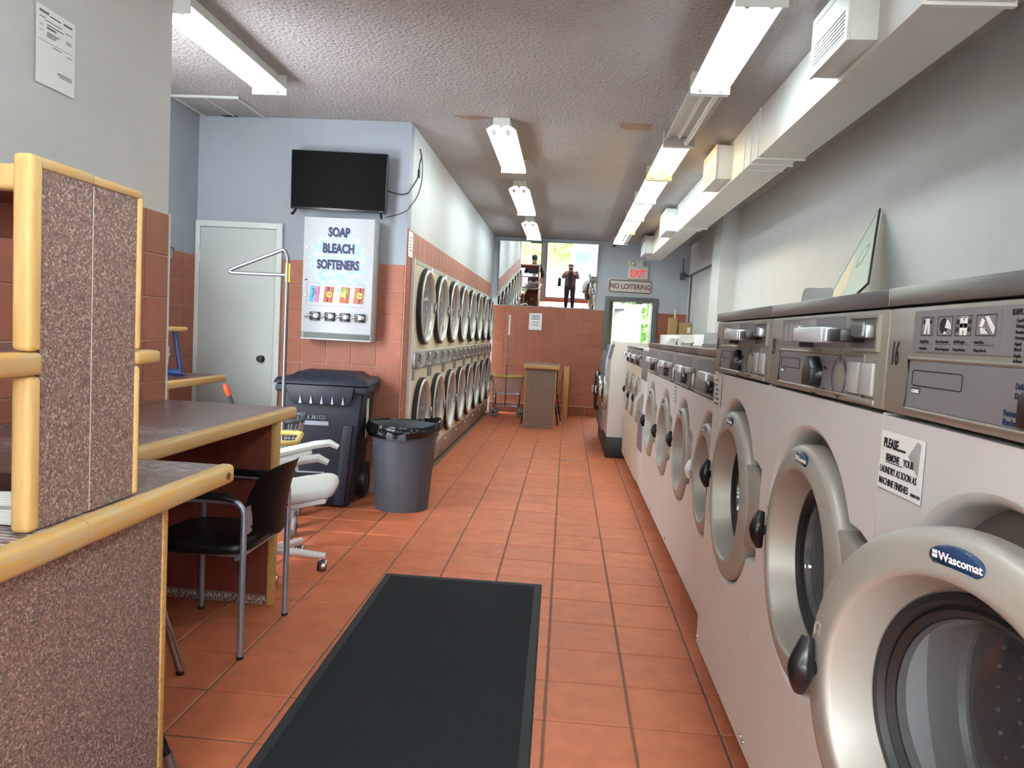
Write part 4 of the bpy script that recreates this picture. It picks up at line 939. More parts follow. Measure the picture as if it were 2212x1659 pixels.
def cable(label, pts, r=.0045):
    P = [Vector(p) for p in pts]; Q = []
    for i in range(len(P) - 1):
        a = P[max(i - 1, 0)]; b, c = P[i], P[i + 1]; d = P[min(i + 2, len(P) - 1)]
        for k in range(5):
            u = k / 5; Q.append(.5 * ((2 * b) + (c - a) * u + (2 * a - 5 * b + 4 * c - d) * u * u + (3 * b - a - 3 * c + d) * u ** 3))
    Q.append(P[-1]); tag(MB().tube(Q, r, 6).build('cable', 'black_plastic'), label, 'cable', 'television cables')
cable('dark cable sagging from the television to the white side wall', [(-1.455, TVY - .08, 2.385), (-1.36, TVY - .06, 2.365), (-1.30, TVY - .03, 2.38), (-1.285, TVY + .02, 2.42), (-1.287, 6.08, 2.52), (-1.288, 6.19, 2.60), (-1.288, 6.20, 2.69), (-1.288, 6.27, 2.76), (-1.288, 6.19, 2.80)])
cable('lower thin cable looping from the television foot up the white side wall', [(-1.455, TVY - .08, 2.18), (-1.36, TVY - .06, 2.21), (-1.302, TVY - .02, 2.25), (-1.284, 5.90, 2.29), (-1.288, 6.17, 2.42), (-1.288, 6.30, 2.55), (-1.288, 6.325, 2.66), (-1.288, 6.29, 2.74), (-1.288, 6.215, 2.79)], .0035)
tag(MB().box(-1.2935, 6.165, 2.57, -1.28, 6.205, 2.635, .003).build('cable_joint', 'black_plastic'), 'small black plug joining the cables on the white side wall', 'plug')

VX0, VX1, VF, VZ0, VZ1 = -2.055, -1.507, TVY - .185, 1.212, 2.146
t = thing('vending_machine', 'white wall cabinet vending soap, bleach and softeners in packets', 'vending machine', ((VX0 + VX1) / 2, VF, VZ0)); w = (VX1 - VX0) / 2; h = VZ1 - VZ0
MB().box(-w, .012, 0, w, .18, h, .006).build('cabinet', 'vend_white', t)
MB().box(-w, 0, .055, w, .012, h, .003).build('door', 'vend_white', t)
MB().box(-w + .02, .002, .014, w - .012, .012, .05).build('tray_opening', 'black_plastic', t); MB().box(-w, -.004, 0, w, .012, .012, .003).build('tray_lip', 'vend_white', t)
MB().prism([(.22 * math.cos(a * PI / 20) * (1 + .12 * math.sin(a * 2.7)), .60 + .24 * math.sin(a * PI / 20) * (1 + .09 * math.sin(a * 3.9))) for a in range(40)], -.0012, 0).build('bubble_print', mat('bubble', (184, 188, 194), .4, c2=(136, 174, 192), vs=26, thr=(.40, .60)) and 'bubble', t)
for s, z, sx in (('SOAP', .795, .86), ('BLEACH', .672, .86), ('SOFTENERS', .548, .80)):
    text(s, .094, 'ink_grey', t, (.004, -.0018, z - .004), sx * .84, .0045, 'CENTER'); text(s, .094, 'ink_navy', t, (0, -.0026, z), sx * .84, .0035, 'CENTER')
for z in (.34, .70): MB().lathe([(0, -.006), (.009, -.006), (.011, 0)], (-w + .03, 0, z), 'y', 14).build('lock', 'dull_steel', t)
MB().box(-w + .018, -.002, .452, -w + .04, 0, .460).build('slot', 'ink', t)
mb = MB()
for x in (-.08,): mb.box(x, -.001, .446, x + .15, -.0002, .451)
mb.build('print_line', 'ink_grey', t)
MB().tube([(a, -.001, b) for a, b in rrect(-.235, .262, .215, .435, .004, 2)], .0008, 4, closed=True).build('label_frame', 'ink_grey', t)
for i, x in enumerate((-.175, -.065, .062, .172)):
    z0, z1 = .292, .412; hw = .034; sk = .006
    P = [(x - hw - sk, z0), (x + hw - sk, z0 - .004), (x + hw + sk, z1 - .004), (x - hw + sk, z1)]
    pk = MB().prism(P, -.006, -.001, 'xz', .001).build('packet', 'pack_blue' if i == 0 else 'pack_orange', t)
    if i == 0: MB().prism([(x, z0 - .002), (x + hw - sk - .001, z0 - .003), (x + hw + sk - .001, z1 - .005), (x + .006, z1 - .003)], -.0068, -.0058).build('print', 'pack_pink', pk); MB().tube([(x - .018, -.0072, z0 + .03), (x - .006, -.0072, z0 + .07), (x - .014, -.0072, z0 + .10), (x + .0, -.0072, z0 + .095), (x + .012, -.0072, z0 + .05), (x + .022, -.0072, z0 + .08)], .0022, 5).build('print_script', 'ink_navy', pk)
    elif i == 2:
        MB().lathe([(0, -.007), (.028, -.007), (.028, -.0058)], (x, 0, z0 + .085), 'y', 20).build('print', 'pack_green', pk); MB().lathe([(0, -.0072), (.02, -.0072), (.02, -.006)], (x - .014, 0, z0 + .06), 'y', 20).build('print', 'pack_yellow', pk)
        MB().tube([(x + .004, -.0085, z0 + .02), (x + .006, -.0085, z0 + .05), (x + .004, -.0085, z0 + .09)], .006, 5).build('print_script', 'paper', pk)
    else:
        a = -.008 if i == 1 else .006
        MB().prism([(x + a - .010, z0), (x + a + .008, z0), (x + a + .018, z1 - .003), (x + a, z1 - .003)], -.0068, -.0058).build('print', 'pack_violet', pk)
        MB().lathe([(0, -.0074), (.024, -.0074), (.024, -.0058)], (x + .006, 0, z0 + .058), 'y', 20).build('print', 'pack_yellow', pk)
        text('Tide', .024, 'pack_violet', pk, (x - .016, -.0078, z0 + .05), .85, .0006)
for i in range(4):
    x = -.172 + i * .118
    s = MB().box(x - .034, -.012, .158, x + .046, -.0, .212, .003).build('coin_mech', 'black_plastic', t)
    MB().box(x + .0, -.045, .165, x + .046, -.012, .198, .004).build('coin_slide', 'chrome', s)
    MB().tube([(x - .06, -.03, .170), (x - .04, -.04, .186), (x - .01, -.035, .186), (x - .005, -.03, .172)], .009, 8).build('pull', 'steel', s)
    MB().box(x - .03, -.016, .146, x + .046, -.0, .158, .003).build('coin_cup', 'black_plastic', s)

# wheeled bin
t = thing('wheeled_bin', 'dark navy wheeled garbage bin with number on its front below the vending cabinet', 'bin', (-1.735, 5.495, 0), .10)
MB().hexa([(-.22, -.22, .02), (.20, -.22, .02), (.20, .22, .02), (-.22, .22, .02), (-.30, -.27, .89), (.29, -.27, .89), (.29, .27, .89), (-.30, .27, .89)], .02, 3).build('body', 'navy_plastic', t)
MB().hexa([(.10, -.252, .03), (.17, -.252, .03), (.17, -.21, .03), (.10, -.21, .03), (.15, -.285, .62), (.22, -.285, .62), (.22, -.24, .62), (.15, -.24, .62)], .006).build('front_rib', 'navy_plastic', t)
MB().box(-.335, -.30, .845, .315, .29, .90, .014).build('rim', 'navy_plastic', t)
MB().prism([(-.26, .90), (.225, .90), (.21, .80), (.18, .765), (-.20, .765), (-.235, .80)], -.315, -.268, 'xz', .006).build('front_skirt', 'navy_plastic', t)
tooth = MB().prism([(-.010, .77), (.010, .77), (0, .83)], -.323, -.314, 'xz').build('tooth', 'alu_tube', t); tooth.location = (-.15, 0, 0)
copies(tooth, [(-.15 + .075 * (k + 1), 0, 0) for k in range(4)], t)
mb = MB().hexa([(-.35, -.32, .905), (.33, -.32, .905), (.33, .30, .905), (-.35, .30, .905), (-.33, -.29, .945), (.31, -.29, .945), (.31, .28, .945), (-.33, .28, .945)], .01)
mb.hexa([(-.27, -.22, .94), (.25, -.22, .94), (.25, .28, .94), (-.27, .28, .94), (-.22, -.15, .985), (.20, -.15, .985), (.20, .22, .985), (-.22, .22, .985)], .012); mb.build('lid', 'navy_plastic', t)
MB().cyl((-.24, .315, .875), (.24, .315, .875), .014, n=12).box(-.26, .27, .86, -.22, .325, .895).box(.22, .27, .86, .26, .325, .895).build('handle', 'navy_plastic', t)
for s in (-1, 1):
    wh = MB().lathe([(.05, -.025), (.115, -.03), (.135, -.024), (.14, 0), (.135, .024), (.115, .03), (.05, .025)], (.245 * s - .01, .20, .14), 'x', 28).build('wheel', 'black_rubber', t)
    MB().lathe([(0, -.02), (.06, -.024), (.06, .024), (0, .02)], (.245 * s - .01, .20, .14), 'x', 20).build('hub', 'black_plastic', wh)
text('ESR 361121', .042, 'alu_tube', t, (-.148, -.268, .655), .85, .0006, rot=(PI / 2 + .055, 0, 0))
MB().box(-.148, -.262, .610, .042, -.255, .640).build('barcode', 'alu_tube', t)
MB().box(-.18, -.245, .26, .02, -.235, .27).build('grab_bar', 'alu_tube', t)
MB().prism([(-.06, .60), (.03, .60), (.03, .82), (.0, .85), (-.06, .80)], .262, .266, 'yz').prism([(-.04, .50), (.04, .50), (.04, .57), (-.04, .57)], .256, .260, 'yz').build('emblem', 'white_plastic', t, (.0145, 0, 0))

# grey trash can with liner
t = thing('trash_can', 'round grey plastic trash can lined with a black bag', 'trash can', (-1.165, 5.48, 0))
mb = MB()
def can(u, v):
    a = 2 * PI * v; z = .60 * u; r = .196 + .046 * u + (.004 if abs(math.sin(a * 4)) < .3 else 0); return (r * math.cos(a), r * math.sin(a), z)
mb.grid(can, 10, 64); mb.lathe([(0, 0.002), (.196, .0)], n=32); mb.build('body', 'grey_plastic', t)
MB().lathe([(.240, .545), (.256, .55), (.258, .60), (.262, .615), (.252, .625), (.235, .60), (.235, .55)], n=56).build('rim', 'grey_plastic', t)
for s in (-1, 1): MB().box(-.07, -.275 if s < 0 else .235, .535, .07, -.235 if s < 0 else .275, .595, .008).build('handle', 'grey_plastic', t)
mb = MB()
def bag(u, v):
    a = 2 * PI * v; n = math.sin(a * 11 + 1) * .5 + math.sin(a * 23) * .35 + math.sin(a * 5 + 2) * .3; hi = max(0, math.cos(a - .1)) ** 2
    z0 = .545 + .045 * hi + .004 * n; z1 = .640 + .030 * max(0, math.cos(a - .3)) ** 4 + .010 * math.sin(a * 2 + 1) + .004 * n
    if u < .5:
        q = u / .5; r = .268 + .012 * math.sin(q * PI) + .0045 * n * (1 - .4 * q) + .004 * math.sin(q * 9 + a * 3); return (r * math.cos(a), r * math.sin(a), z0 + q * (z1 - z0))
    q = (u - .5) / .5; r = (.268 + .003 * n) * (1 - q) + .19 * q; return (r * math.cos(a), r * math.sin(a), z1 * (1 - q) + .44 * q + .02 * n * q)
mb.grid(bag, 24, 144); mb.lathe([(.19, .44), (.1, .40), (0, .41)], n=48); mb.build('liner', 'liner', t, ang=80)

# ================================================================== laundry carts
def cart(label, loc, rz, rim='yellow_plastic', L=.62, Wd=.42, pole=True, arms=True, z0=.36, z1=.64, full=True):
    t = thing('laundry_cart', label, 'cart', loc, rz, 'wire laundry carts'); a, b = L / 2, Wd / 2
    P = [(x, y, z1) for x, y in rrect(-a, -b, a, b, .06, 5)]
    MB().tube(P, .016, 10, closed=True).build('rim', rim, t)
    mb = MB(); lo = .82
    def side(p): return (p[0] * lo, p[1] * (lo - .02), z0)
    R = []
    for i in range(13): R += [(-a + L * i / 12, -b), (-a + L * i / 12, b)]
    for i in range(1, 9): R += [(-a, -b + Wd * i / 9), (a, -b + Wd * i / 9)]
    for x, y in R: mb.tube([(x, y, z1), side((x, y))], .0028, 4, caps=False)
    for k in range(6):
        q = k / 5; f = 1 + (lo - 1) * q; mb.tube([(x * f, y * (1 + (lo - .02 - 1) * q), z1 + (z0 - z1) * q) for x, y, _ in P], .003, 4, closed=True)
    for i in range(10): x = (-a + L * (i + .5) / 10) * lo; mb.tube([(x, -b * .8, z0), (x, b * .8, z0)], .0022, 4, caps=False)
    for i in range(6): y = (-b + Wd * (i + .5) / 6) * .8; mb.tube([(-a * lo, y, z0), (a * lo, y, z0)], .0022, 4, caps=False)
    stuff(mb.build('wire_basket', 'wire', t))
    for x in (-a * .78, a * .78):
        MB().tube([(x, -b * .72, .15), (x, -b * .72, .31), (x, -b * .6, z0 - .01), (x, b * .6, z0 - .01), (x, b * .72, .31), (x, b * .72, .15)], .0115, 8).build('leg_frame', 'chrome', t)
    for y in (-b * .72, b * .72): MB().tube([(-a * .78, y, .17), (a * .78, y, .17)], .009, 8).build('cross_bar', 'chrome', t)
    MB().tube([(0, -b * .72, .17), (0, b * .72, .17)], .009, 8).build('cross_bar', 'chrome', t)
    for x in (-a * .86, a * .86):
        for y in (-b * .72, b * .72):
            ck = MB().box(x - .018, y - .028, .09, x + .018, y + .028, .15, .004).build('caster_fork', 'dull_steel', t)
            MB().lathe([(.012, -.014), (.036, -.016), (.055, -.014), (.062, -.006), (.062, .006), (.055, .014), (.036, .016), (.012, .014)], (x + .02, y - .02, .062), 'x' if full else 'y', 24).build('wheel', 'plate_grey', ck)
            MB().lathe([(0, -.018), (.02, -.018), (.02, .018), (0, .018)], (x + .02, y - .02, .062), 'x' if full else 'y', 14).build('hub', 'black_rubber', ck)
    return t
t = cart('laundry cart with yellow rim and tall chrome hanging pole beside the navy bin', (-1.88, 4.335, 0), .257)
# tall pole with triangular hanging arms: a part of the cart, given in its own frame
inv = Matrix.Translation((-1.88, 4.335, 0)) @ Matrix.Rotation(.257, 4, 'Z'); inv.invert()
def wpt(p): return tuple(inv @ Vector(p))
MB().tube([wpt(p) for p in ((-1.757, 4.60, .17), (-1.76, 4.60, 1.74))], .0125, 12).build('pole', 'pole_chrome', t)
tip, el = Vector((-2.134, 4.6, 1.637)), Vector((-1.79, 4.6, 1.785))
MB().tube([wpt(p) for p in ((-1.760, 4.60, 1.70), (-1.762, 4.60, 1.745), (-1.772, 4.60, 1.773), tuple(el), (-2.10, 4.6, 1.656), (-2.128, 4.6, 1.643), tuple(tip), (-2.128, 4.6, 1.631), (-2.11, 4.6, 1.627), (-1.765, 4.60, 1.628))], .0115, 10).build('hanging_arm', 'pole_chrome', t)
MB().box(*wpt((-1.768, 4.588, 1.585)), *[c + d for c, d in zip(wpt((-1.768, 4.588, 1.585)), (.026, .026, .115))]).build('yellow_sleeve', 'yellow_tape', t)
cart('laundry cart with dark rim parked behind the yellow rimmed one', (-2.03, 4.82, 0), .257, rim='grey_plastic', z1=.70, z0=.42)
tb = cart('laundry cart by the back wall with white wrapped pole', (-.905, 11.98, 0), 0, L=.50, Wd=.40, full=False)
MB().tube([(-.013, -.145, .17), (-.013, -.145, 1.52)], .012, 10).build('pole', 'chrome', tb); MB().tube([(-.013, -.145, 1.30), (-.013, -.145, 1.62)], .018, 10).build('pole_wrap', 'white_plastic', tb)
MB().ball((.17, -.17, .37), .035, (1.3, .8, .8)).build('clip_ball', 'white_plastic', tb)

# ================================================================== island table at the back
t = thing('island_table', 'tall narrow speckled table with wooden top edge before the back wall', 'table', (-.335, 10.62, 0))
MB().box(-.21, 0, 0, .205, .05, .845).build('front_panel', 'laminate_far', t)
for x in (-.225, .205): MB().box(x, -.002, 0, x + .016, .052, .845, .002).build('panel_edge', 'wood_edge', t)
MB().box(-.245, -.03, .893, .245, 1.25, .903).build('top', 'laminate_top', t)
MB().box(-.255, -.045, .85, .255, -.03, .905, .006).build('edge_rail', 'wood_rail', t); MB().box(-.255, -.03, .85, -.245, 1.25, .905, .003).build('edge_rail', 'wood_rail', t); MB().box(.245, -.03, .85, .255, 1.25, .905, .003).build('edge_rail', 'wood_rail', t)
MB().box(-.21, 1.2, 0, .205, 1.25, .845).build('front_panel', 'laminate_far', t); MB().box(-.245, -.03, .85, .245, 1.25, .893).build('core', 'plywood_red', t)
t = thing('folded_tabletop', 'pale wooden board leaning upright between the island table and back wall', 'board', (.02, 12.2, 0), 0)
MB().box(-.035, 0, 0, .055, .36, .83, .006).build('board', 'wood_edge', t); MB().box(.055, 0, 0, .064, .36, .83).build('edge_band', 'plywood_red', t)
t = thing('black_side_chair', 'black chair tucked at the island table, silver feet splayed beyond it', 'chair', (-.335, 11.3, 0))
for x, y in ((-.27, -.25), (.27, -.25), (.31, .2), (-.27, .2)):
    l = MB().tube([(x, y, .01), (x * .74, y * .85, .45)], .012, 8).build('leg', 'black_plastic', t); MB().lathe([(0, 0), (.019, .0), (.017, .02), (0, .022)], (x, y, 0), n=12).build('foot', 'chrome', l)
MB().box(-.21, -.22, .44, .23, .22, .48, .015).build('seat', 'black_vinyl', t); MB().box(.215, -.18, .5, .235, .18, .80, .006).build('backrest', 'black_vinyl', t)
MB().tube([(.224, -.1, .46), (.226, -.1, .6)], .01, 8).tube([(.224, .1, .46), (.226, .1, .6)], .01, 8).build('upright', 'black_plastic', t); MB().ball((.262, -.24, .38), .018).build('knob', 'orange_plastic', t)

# ================================================================== back wall: mirrors, signs, notice, camera
MTILT = .0845
def mirror(label, x0, x1):
    t = thing('mirror', label, 'mirror', ((x0 + x1) / 2, BACK - .012, 1.805), 0, 'mirror panels'); t.rotation_euler = (MTILT, 0, 0); w = (x1 - x0) / 2 - .002
    MB().box(-w, -.004, 0, w, .0, 1.055).build('backing', 'frame_grey', t, (0, .004, 0)); MB().quad((-w, -.0045, 0), (w, -.0045, 0), (w, -.0045, 1.055), (-w, -.0045, 1.055)).build('glass', 'mirror', t)
    for x in (-w * .6, w * .6): MB().box(x - .015, -.008, -.006, x + .015, .01, .008).build('clip', 'dull_steel', t)
mirror('left narrower mirror panel tilted above the back wall tiles', -1.20, -.50); mirror('right wider mirror panel tilted above the back wall tiles', -.50, .428)
t = thing('wall_notice', 'white printed notice on the back wall tiles under the mirror', 'notice', (-.545, BACK - .0095, 1.545), 0, 'paper notices')
MB().box(-.108, -.0052, -.14, .108, -.0042, .14).build('sheet', 'paper', t)
mb = MB()
for i, (wd_, z, hh) in enumerate(((.15, .09, .014), (.12, .065, .012), (.14, .035, .014), (.13, -.02, .010), (.13, -.06, .010))): mb.box(-wd_ / 2, -.0062, z, wd_ / 2, -.0056, z + hh)
mb.build('print', 'ink_grey', t)
t = thing('exit_sign', 'lit red EXIT sign with emergency lamps above the back door', 'sign', (1.105, BACK - .005, 2.32))
MB().box(-.165, -.055, .01, .165, 0, .205, .006).build('housing', 'sign_cream', t); MB().box(-.165, -.06, .205, .165, 0, .305, .006).build('battery_box', 'sign_cream', t)
text('EXIT', .16, 'exit_red', t, (0, -.0565, .046), .76, .0028, 'CENTER')
for x in (-.09, .10):
    l = MB().lathe([(0, -.105), (.032, -.105), (.036, -.095), (.03, -.07), (.012, -.06)], (x, 0, .262), 'y', 18).build('lamp_head', 'frame_grey', t); MB().lathe([(0, -.1065), (.027, -.1065)], (x, 0, .262), 'y', 16).build('lens', 'chrome', l)
t = thing('loitering_sign', 'cream NO LOITERING sign with mauve border over the back door', 'sign', (.995, BACK - .006, 2.075), 0); t.rotation_euler = (0, .012, 0)
MB().box(-.375, -.006, 0, .375, .004, .255, .002).build('plate', 'sign_cream', t)
MB().tube([(a, -.007, b) for a, b in rrect(-.345, .032, .345, .228, .035, 5)], .011, 6, closed=True).build('border', 'mauve_grey', t)
text('NO LOITERING', .118, 'ink_maroon', t, (0, -.0068, .090), .82, .0022, 'CENTER')
t = thing('security_camera', 'tiny black security camera under the ceiling at the back wall', 'camera', (.69, BACK - .003, 2.84))
MB().box(-.02, -.01, .02, .02, 0, .06).build('bracket', 'black_plastic', t); MB().ball((0, -.035, .03), .028, (1, 1.2, 1)).build('body', 'black_plastic', t)
mb = MB().tube([(RX - .018, 10.2, 2.42), (RX - .018, 12.30, 2.42), (RX - .018, 12.33, 2.39), (RX - .018, 12.33, 1.45)], .014, 8)
t = thing('conduit', 'grey electrical conduit with junction box in the back right corner', 'conduit', (0, 0, 0)); mb.build('pipe', 'frame_grey', t); MB().box(1.80, BACK - .06, 2.36, 1.88, BACK - .002, 2.47, .004).build('junction_box', 'frame_grey', t)
MB().tube([(1.88, BACK - .03, 2.42), (RX - .014, BACK - .03, 2.42), (RX - .014, 12.30, 2.42)], .012, 8).tube([(1.84, BACK - .03, 2.47), (1.84, BACK - .03, 2.70)], .012, 8).build('pipe', 'frame_grey', t)
t = thing('cardboard_carton', 'tall rolled brown carton on the ledge end by the back door', 'box', (1.66, 12.08, 1.437)); MB().box(-.07, -.07, 0, .05, .07, .27, .003).build('body', 'cardboard', t); MB().tube([(.02, 0, .27), (.03, .0, .40)], .016, 8).build('rolled_sheet', 'sign_cream', t)
t = thing('cardboard_carton', 'low brown carton beside the tall one in the back right corner', 'box', (1.846, 12.15, 1.30)); MB().box(-.10, -.12, 0, .10, .12, .34, .003).build('body', 'cardboard', t); MB().box(.03, -.124, .18, .08, -.12, .27).build('sticker', 'paper', t)
tag(MB().box(1.742, 12.0, 0, 1.945, 12.4, 1.298).build('low_shelf', 'white_enamel'), 'white boxed stand under the low carton in the corner', 'stand')

# notices taped on the washers
def notice(label, x, y, z, w, h, lines, m='paper', rz=-PI / 2, tilt=0.):
    t = thing('taped_notice', label, 'notice', (x, y, z), rz, 'paper notices')
    MB().box(-w / 2, -.0036, -h / 2, w / 2, -.0028, h / 2).build('sheet', m, t)
    for s, size, xx, zz, b, sx in lines: text(s, size, 'ink', t, (xx, -.0042, zz), sx, b)
    return t
t = notice('PLEASE REMOVE YOUR LAUNDRY notice taped on the washer with ajar door', BX, 1.378, 1.150, .172, .108, [('PLEASE.......', .024, -.072, .024, .0007, .82), ('REMOVE', .0185, -.058, .000, .0006, .78), ('YOUR', .0185, .014, .000, .0001, .78), ('LAUNDRY AS SOON AS', .0185, -.080, -.024, .0001, .76), ('MACHINE FINISHES', .0185, -.080, -.046, .0001, .76), ('THANK YOU', .0075, .050, -.0455, .0001, .8)], 'paper')
MB().box(-.058, -.0044, -.0035, .010, -.0038, -.0022).build('underline', 'ink', t)
MB().prism([(.03, .02), (.06, .05), (.075, .045), (.07, -.01)], -.0040, -.0034).build('tape', 'clear_lid', t)
t = notice('worn notice taped at the corner of the farthest tall washer', BX, 3.02, 1.160, .13, .12, [], 'paper_worn'); mb = MB()
for i, (x0, ww) in enumerate(((-.05, .06), (-.05, .05), (-.035, .06), (-.035, .055), (-.05, .09), (-.05, .085))): mb.box(x0, -.0046, .038 - i * .018, x0 + ww, -.0040, .046 - i * .018)
mb.build('print', 'ink_grey', t)
t = notice('small faded notice on the third smaller washer', SX, 4.62, 1.02, .07, .13, [], 'white_enamel'); mb = MB()
for i in range(5): mb.box(-.028, -.0046, .045 - i * .022, .02, -.0040, .054 - i * .022)
mb.build('print', 'ink_grey', t)
# entrance mat
t = thing('entrance_mat', 'black ribbed entrance mat lying along the tiled aisle', 'mat', (-.472, 3.10, .001), .012)
MB().hexa([(-.425, -1.9, 0), (.425, -1.9, 0), (.425, .855, 0), (-.425, .855, 0), (-.418, -1.893, .007), (.418, -1.893, .007), (.418, .848, .007), (-.418, .848, .007)]).build('border', 'mat_rubber', t)
MB().box(-.385, -1.86, .006, .385, .80, .0105).build('pile', 'mat_pile', t)

# ================================================================== people (seen in the mirrors)
def figure(name, label, J, E_, mats, pick, loc=(0, 0, 0), rz=0., root='pelvis'):
    """one continuous skinned body; J: joint -> (xyz, radius), materials picked by position and joint"""
    names = list(J); me = bpy.data.meshes.new(name); me.from_pydata([J[n][0] for n in names], [(names.index(a), names.index(b)) for a, b in E_], [])
    o = bpy.data.objects.new(name, me); COL.objects.link(o)
    sk = o.modifiers.new('skin', 'SKIN'); sk.use_smooth_shade = True
    for i, n in enumerate(names):
        r = J[n][1]; v = me.skin_vertices[0].data[i]; v.radius = r if isinstance(r, tuple) else (r, r); v.use_root = n == root
    sb = o.modifiers.new('sub', 'SUBSURF'); sb.levels = 2; sb.render_levels = 2
    dg = bpy.context.evaluated_depsgraph_get(); m2 = bpy.data.meshes.new_from_object(o.evaluated_get(dg)); o.modifiers.clear(); o.data = m2
    for m in mats: m2.materials.append(MT[m])
    for p in m2.polygons:
        p.material_index = pick(p.center); p.use_smooth = True
    o.location = loc; o.rotation_euler = (0, 0, rz); tag(o, label, 'person'); return o
def face(o, c, r, hair, top=1.0):
    """eyes, nose, mouth, ears and hair on a head at c looking along -y is left to rz; here the face looks along +y"""
    x, y, z = c
    for s in (-1, 1):
        MB().ball((x + s * .032, y + r * .86, z + .012), .011, (1, .6, .8), 10).build('eye', 'ink', o); MB().ball((x + s * r * .82, y, z), .022, (.4, .7, 1.2), 10).build('ear', 'skin', o)
    MB().hexa([(x - .014, y + r * .85, z - .03), (x + .014, y + r * .85, z - .03), (x + .006, y + r * .9, z - .028), (x - .006, y + r * .9, z - .028), (x - .008, y + r * .88, z + .02), (x + .008, y + r * .88, z + .02), (x + .005, y + r * 1.05, z - .01), (x - .005, y + r * 1.05, z - .01)]).build('nose', 'skin', o)
    MB().ball((x, y + r * .86, z - .055), .018, (1.2, .4, .35), 10).build('mouth', 'pack_pink', o)
    mb = MB(); mb.grid(lambda u, v: (x + r * .98 * math.sin(u * PI * .62) * math.cos(2 * PI * v), y - .012 + r * 1.06 * math.sin(u * PI * .62) * math.sin(2 * PI * v) - .03 * u * u, z + .025 + r * 1.12 * math.cos(u * PI * .62) + (.10 * u * u if math.sin(2 * PI * v) > .25 else 0)), 10, 24); mb.build('hair', hair, o)
def hand(o, w, d, m='skin', s=1.):
    """palm with four curled fingers and a thumb, reaching along d from wrist w"""
    w, d = Vector(w), Vector(d).normalized(); side = d.cross(Vector((0, 0, 1))).normalized() if abs(d.z) < .9 else Vector((1, 0, 0)); up = side.cross(d)
    mb = MB(); mb.tube([w, w + d * .05, w + d * .085], [.022 * s, .033 * s, .030 * s], 10, sq=.5)
    for i, L in enumerate((.060, .068, .064, .050)):
        b = w + d * .075 + side * (-.026 + .0175 * i); mb.tube([b, b + d * L * .5 - up * .004, b + d * L * .85 - up * .018, b + d * L * .95 - up * .034], [.0095, .009, .008, .006], 6)
    b = w + d * .03 + side * -.028; mb.tube([b, b + d * .025 - side * .018, b + d * .055 - side * .016 - up * .008], [.011, .010, .007], 6)
    return mb.build('hand', m, o)
# photographer, directly behind the camera, holding the phone up
J = {'pelvis': ((0, -.40, .84), (.185, .14)), 'waist': ((0, -.40, .98), (.185, .135)), 'chest': ((0, -.39, 1.16), (.20, .135)), 'neck0': ((0, -.40, 1.27), .085), 'neck': ((0, -.385, 1.325), .062), 'head': ((0, -.36, 1.405), (.098, .115)), 'crown': ((0, -.37, 1.475), (.088, .10)),
     'shl': ((-.165, -.40, 1.24), .085), 'ell': ((-.265, -.27, 1.07), .068), 'wrl': ((-.085, -.125, 1.30), .042), 'shr': ((.165, -.40, 1.24), .085), 'elr': ((.265, -.27, 1.07), .068), 'wrr': ((.085, -.125, 1.30), .042),
     'hpl': ((-.095, -.40, .76), .115), 'knl': ((-.105, -.385, .44), .085), 'anl': ((-.11, -.41, .09), .058), 'ftl': ((-.115, -.30, .04), .042), 'hpr': ((.095, -.40, .76), .115), 'knr': ((.105, -.385, .44), .085), 'anr': ((.11, -.41, .09), .058), 'ftr': ((.115, -.30, .04), .042)}
E1 = [('pelvis', 'waist'), ('waist', 'chest'), ('chest', 'neck0'), ('neck0', 'neck'), ('neck', 'head'), ('head', 'crown'), ('chest', 'shl'), ('shl', 'ell'), ('ell', 'wrl'), ('chest', 'shr'), ('shr', 'elr'), ('elr', 'wrr'), ('pelvis', 'hpl'), ('hpl', 'knl'), ('knl', 'anl'), ('anl', 'ftl'), ('pelvis', 'hpr'), ('hpr', 'knr'), ('knr', 'anr'), ('anr', 'ftr')]
def pk1(c):
    if c.z < .075: return 4
    if c.z < .80: return 3
    if abs(c.x) < .065 and c.y > -.37 and c.z < 1.27: return 2
    if c.z > 1.315 and abs(c.x) < .12: return 0
    if c.y > -.14: return 0
    return 1
ph = figure('person', 'person in patterned jacket photographing with a raised phone, seen in the mirror', J, E1, ['skin', 'jacket', 'navy_top', 'trousers_dark', 'shoe'], pk1)
face(ph, (0, -.362, 1.42), .092, 'hair_grey')
hand(ph, (-.072, -.115, 1.31), (.35, .5, .45)); hand(ph, (.072, -.115, 1.31), (-.35, .5, .45))
t = thing('phone', 'black phone held up by the person in the mirror', 'phone', (0, -.040, 1.392), 0); MB().box(-.075, -.008, -.036, .075, .0, .036, .006).build('case', 'black_plastic', t); MB().lathe([(0, .003), (.008, .002), (.009, 0)], (-.055, 0, .018), 'y', 12).build('lens', 'screen', t)
t = thing('handbag', 'black handbag hanging from the arm of the person in the mirror', 'bag', (-.37, -.42, .78), 0); MB().box(-.05, -.15, 0, .06, .15, .28, .03, 3).build('body', 'bag_black', t); MB().tube([(0, -.10, .27), (.03, -.08, .42), (.05, 0, .50), (.03, .08, .42), (0, .10, .27)], .010, 8).build('strap', 'bag_black', t)
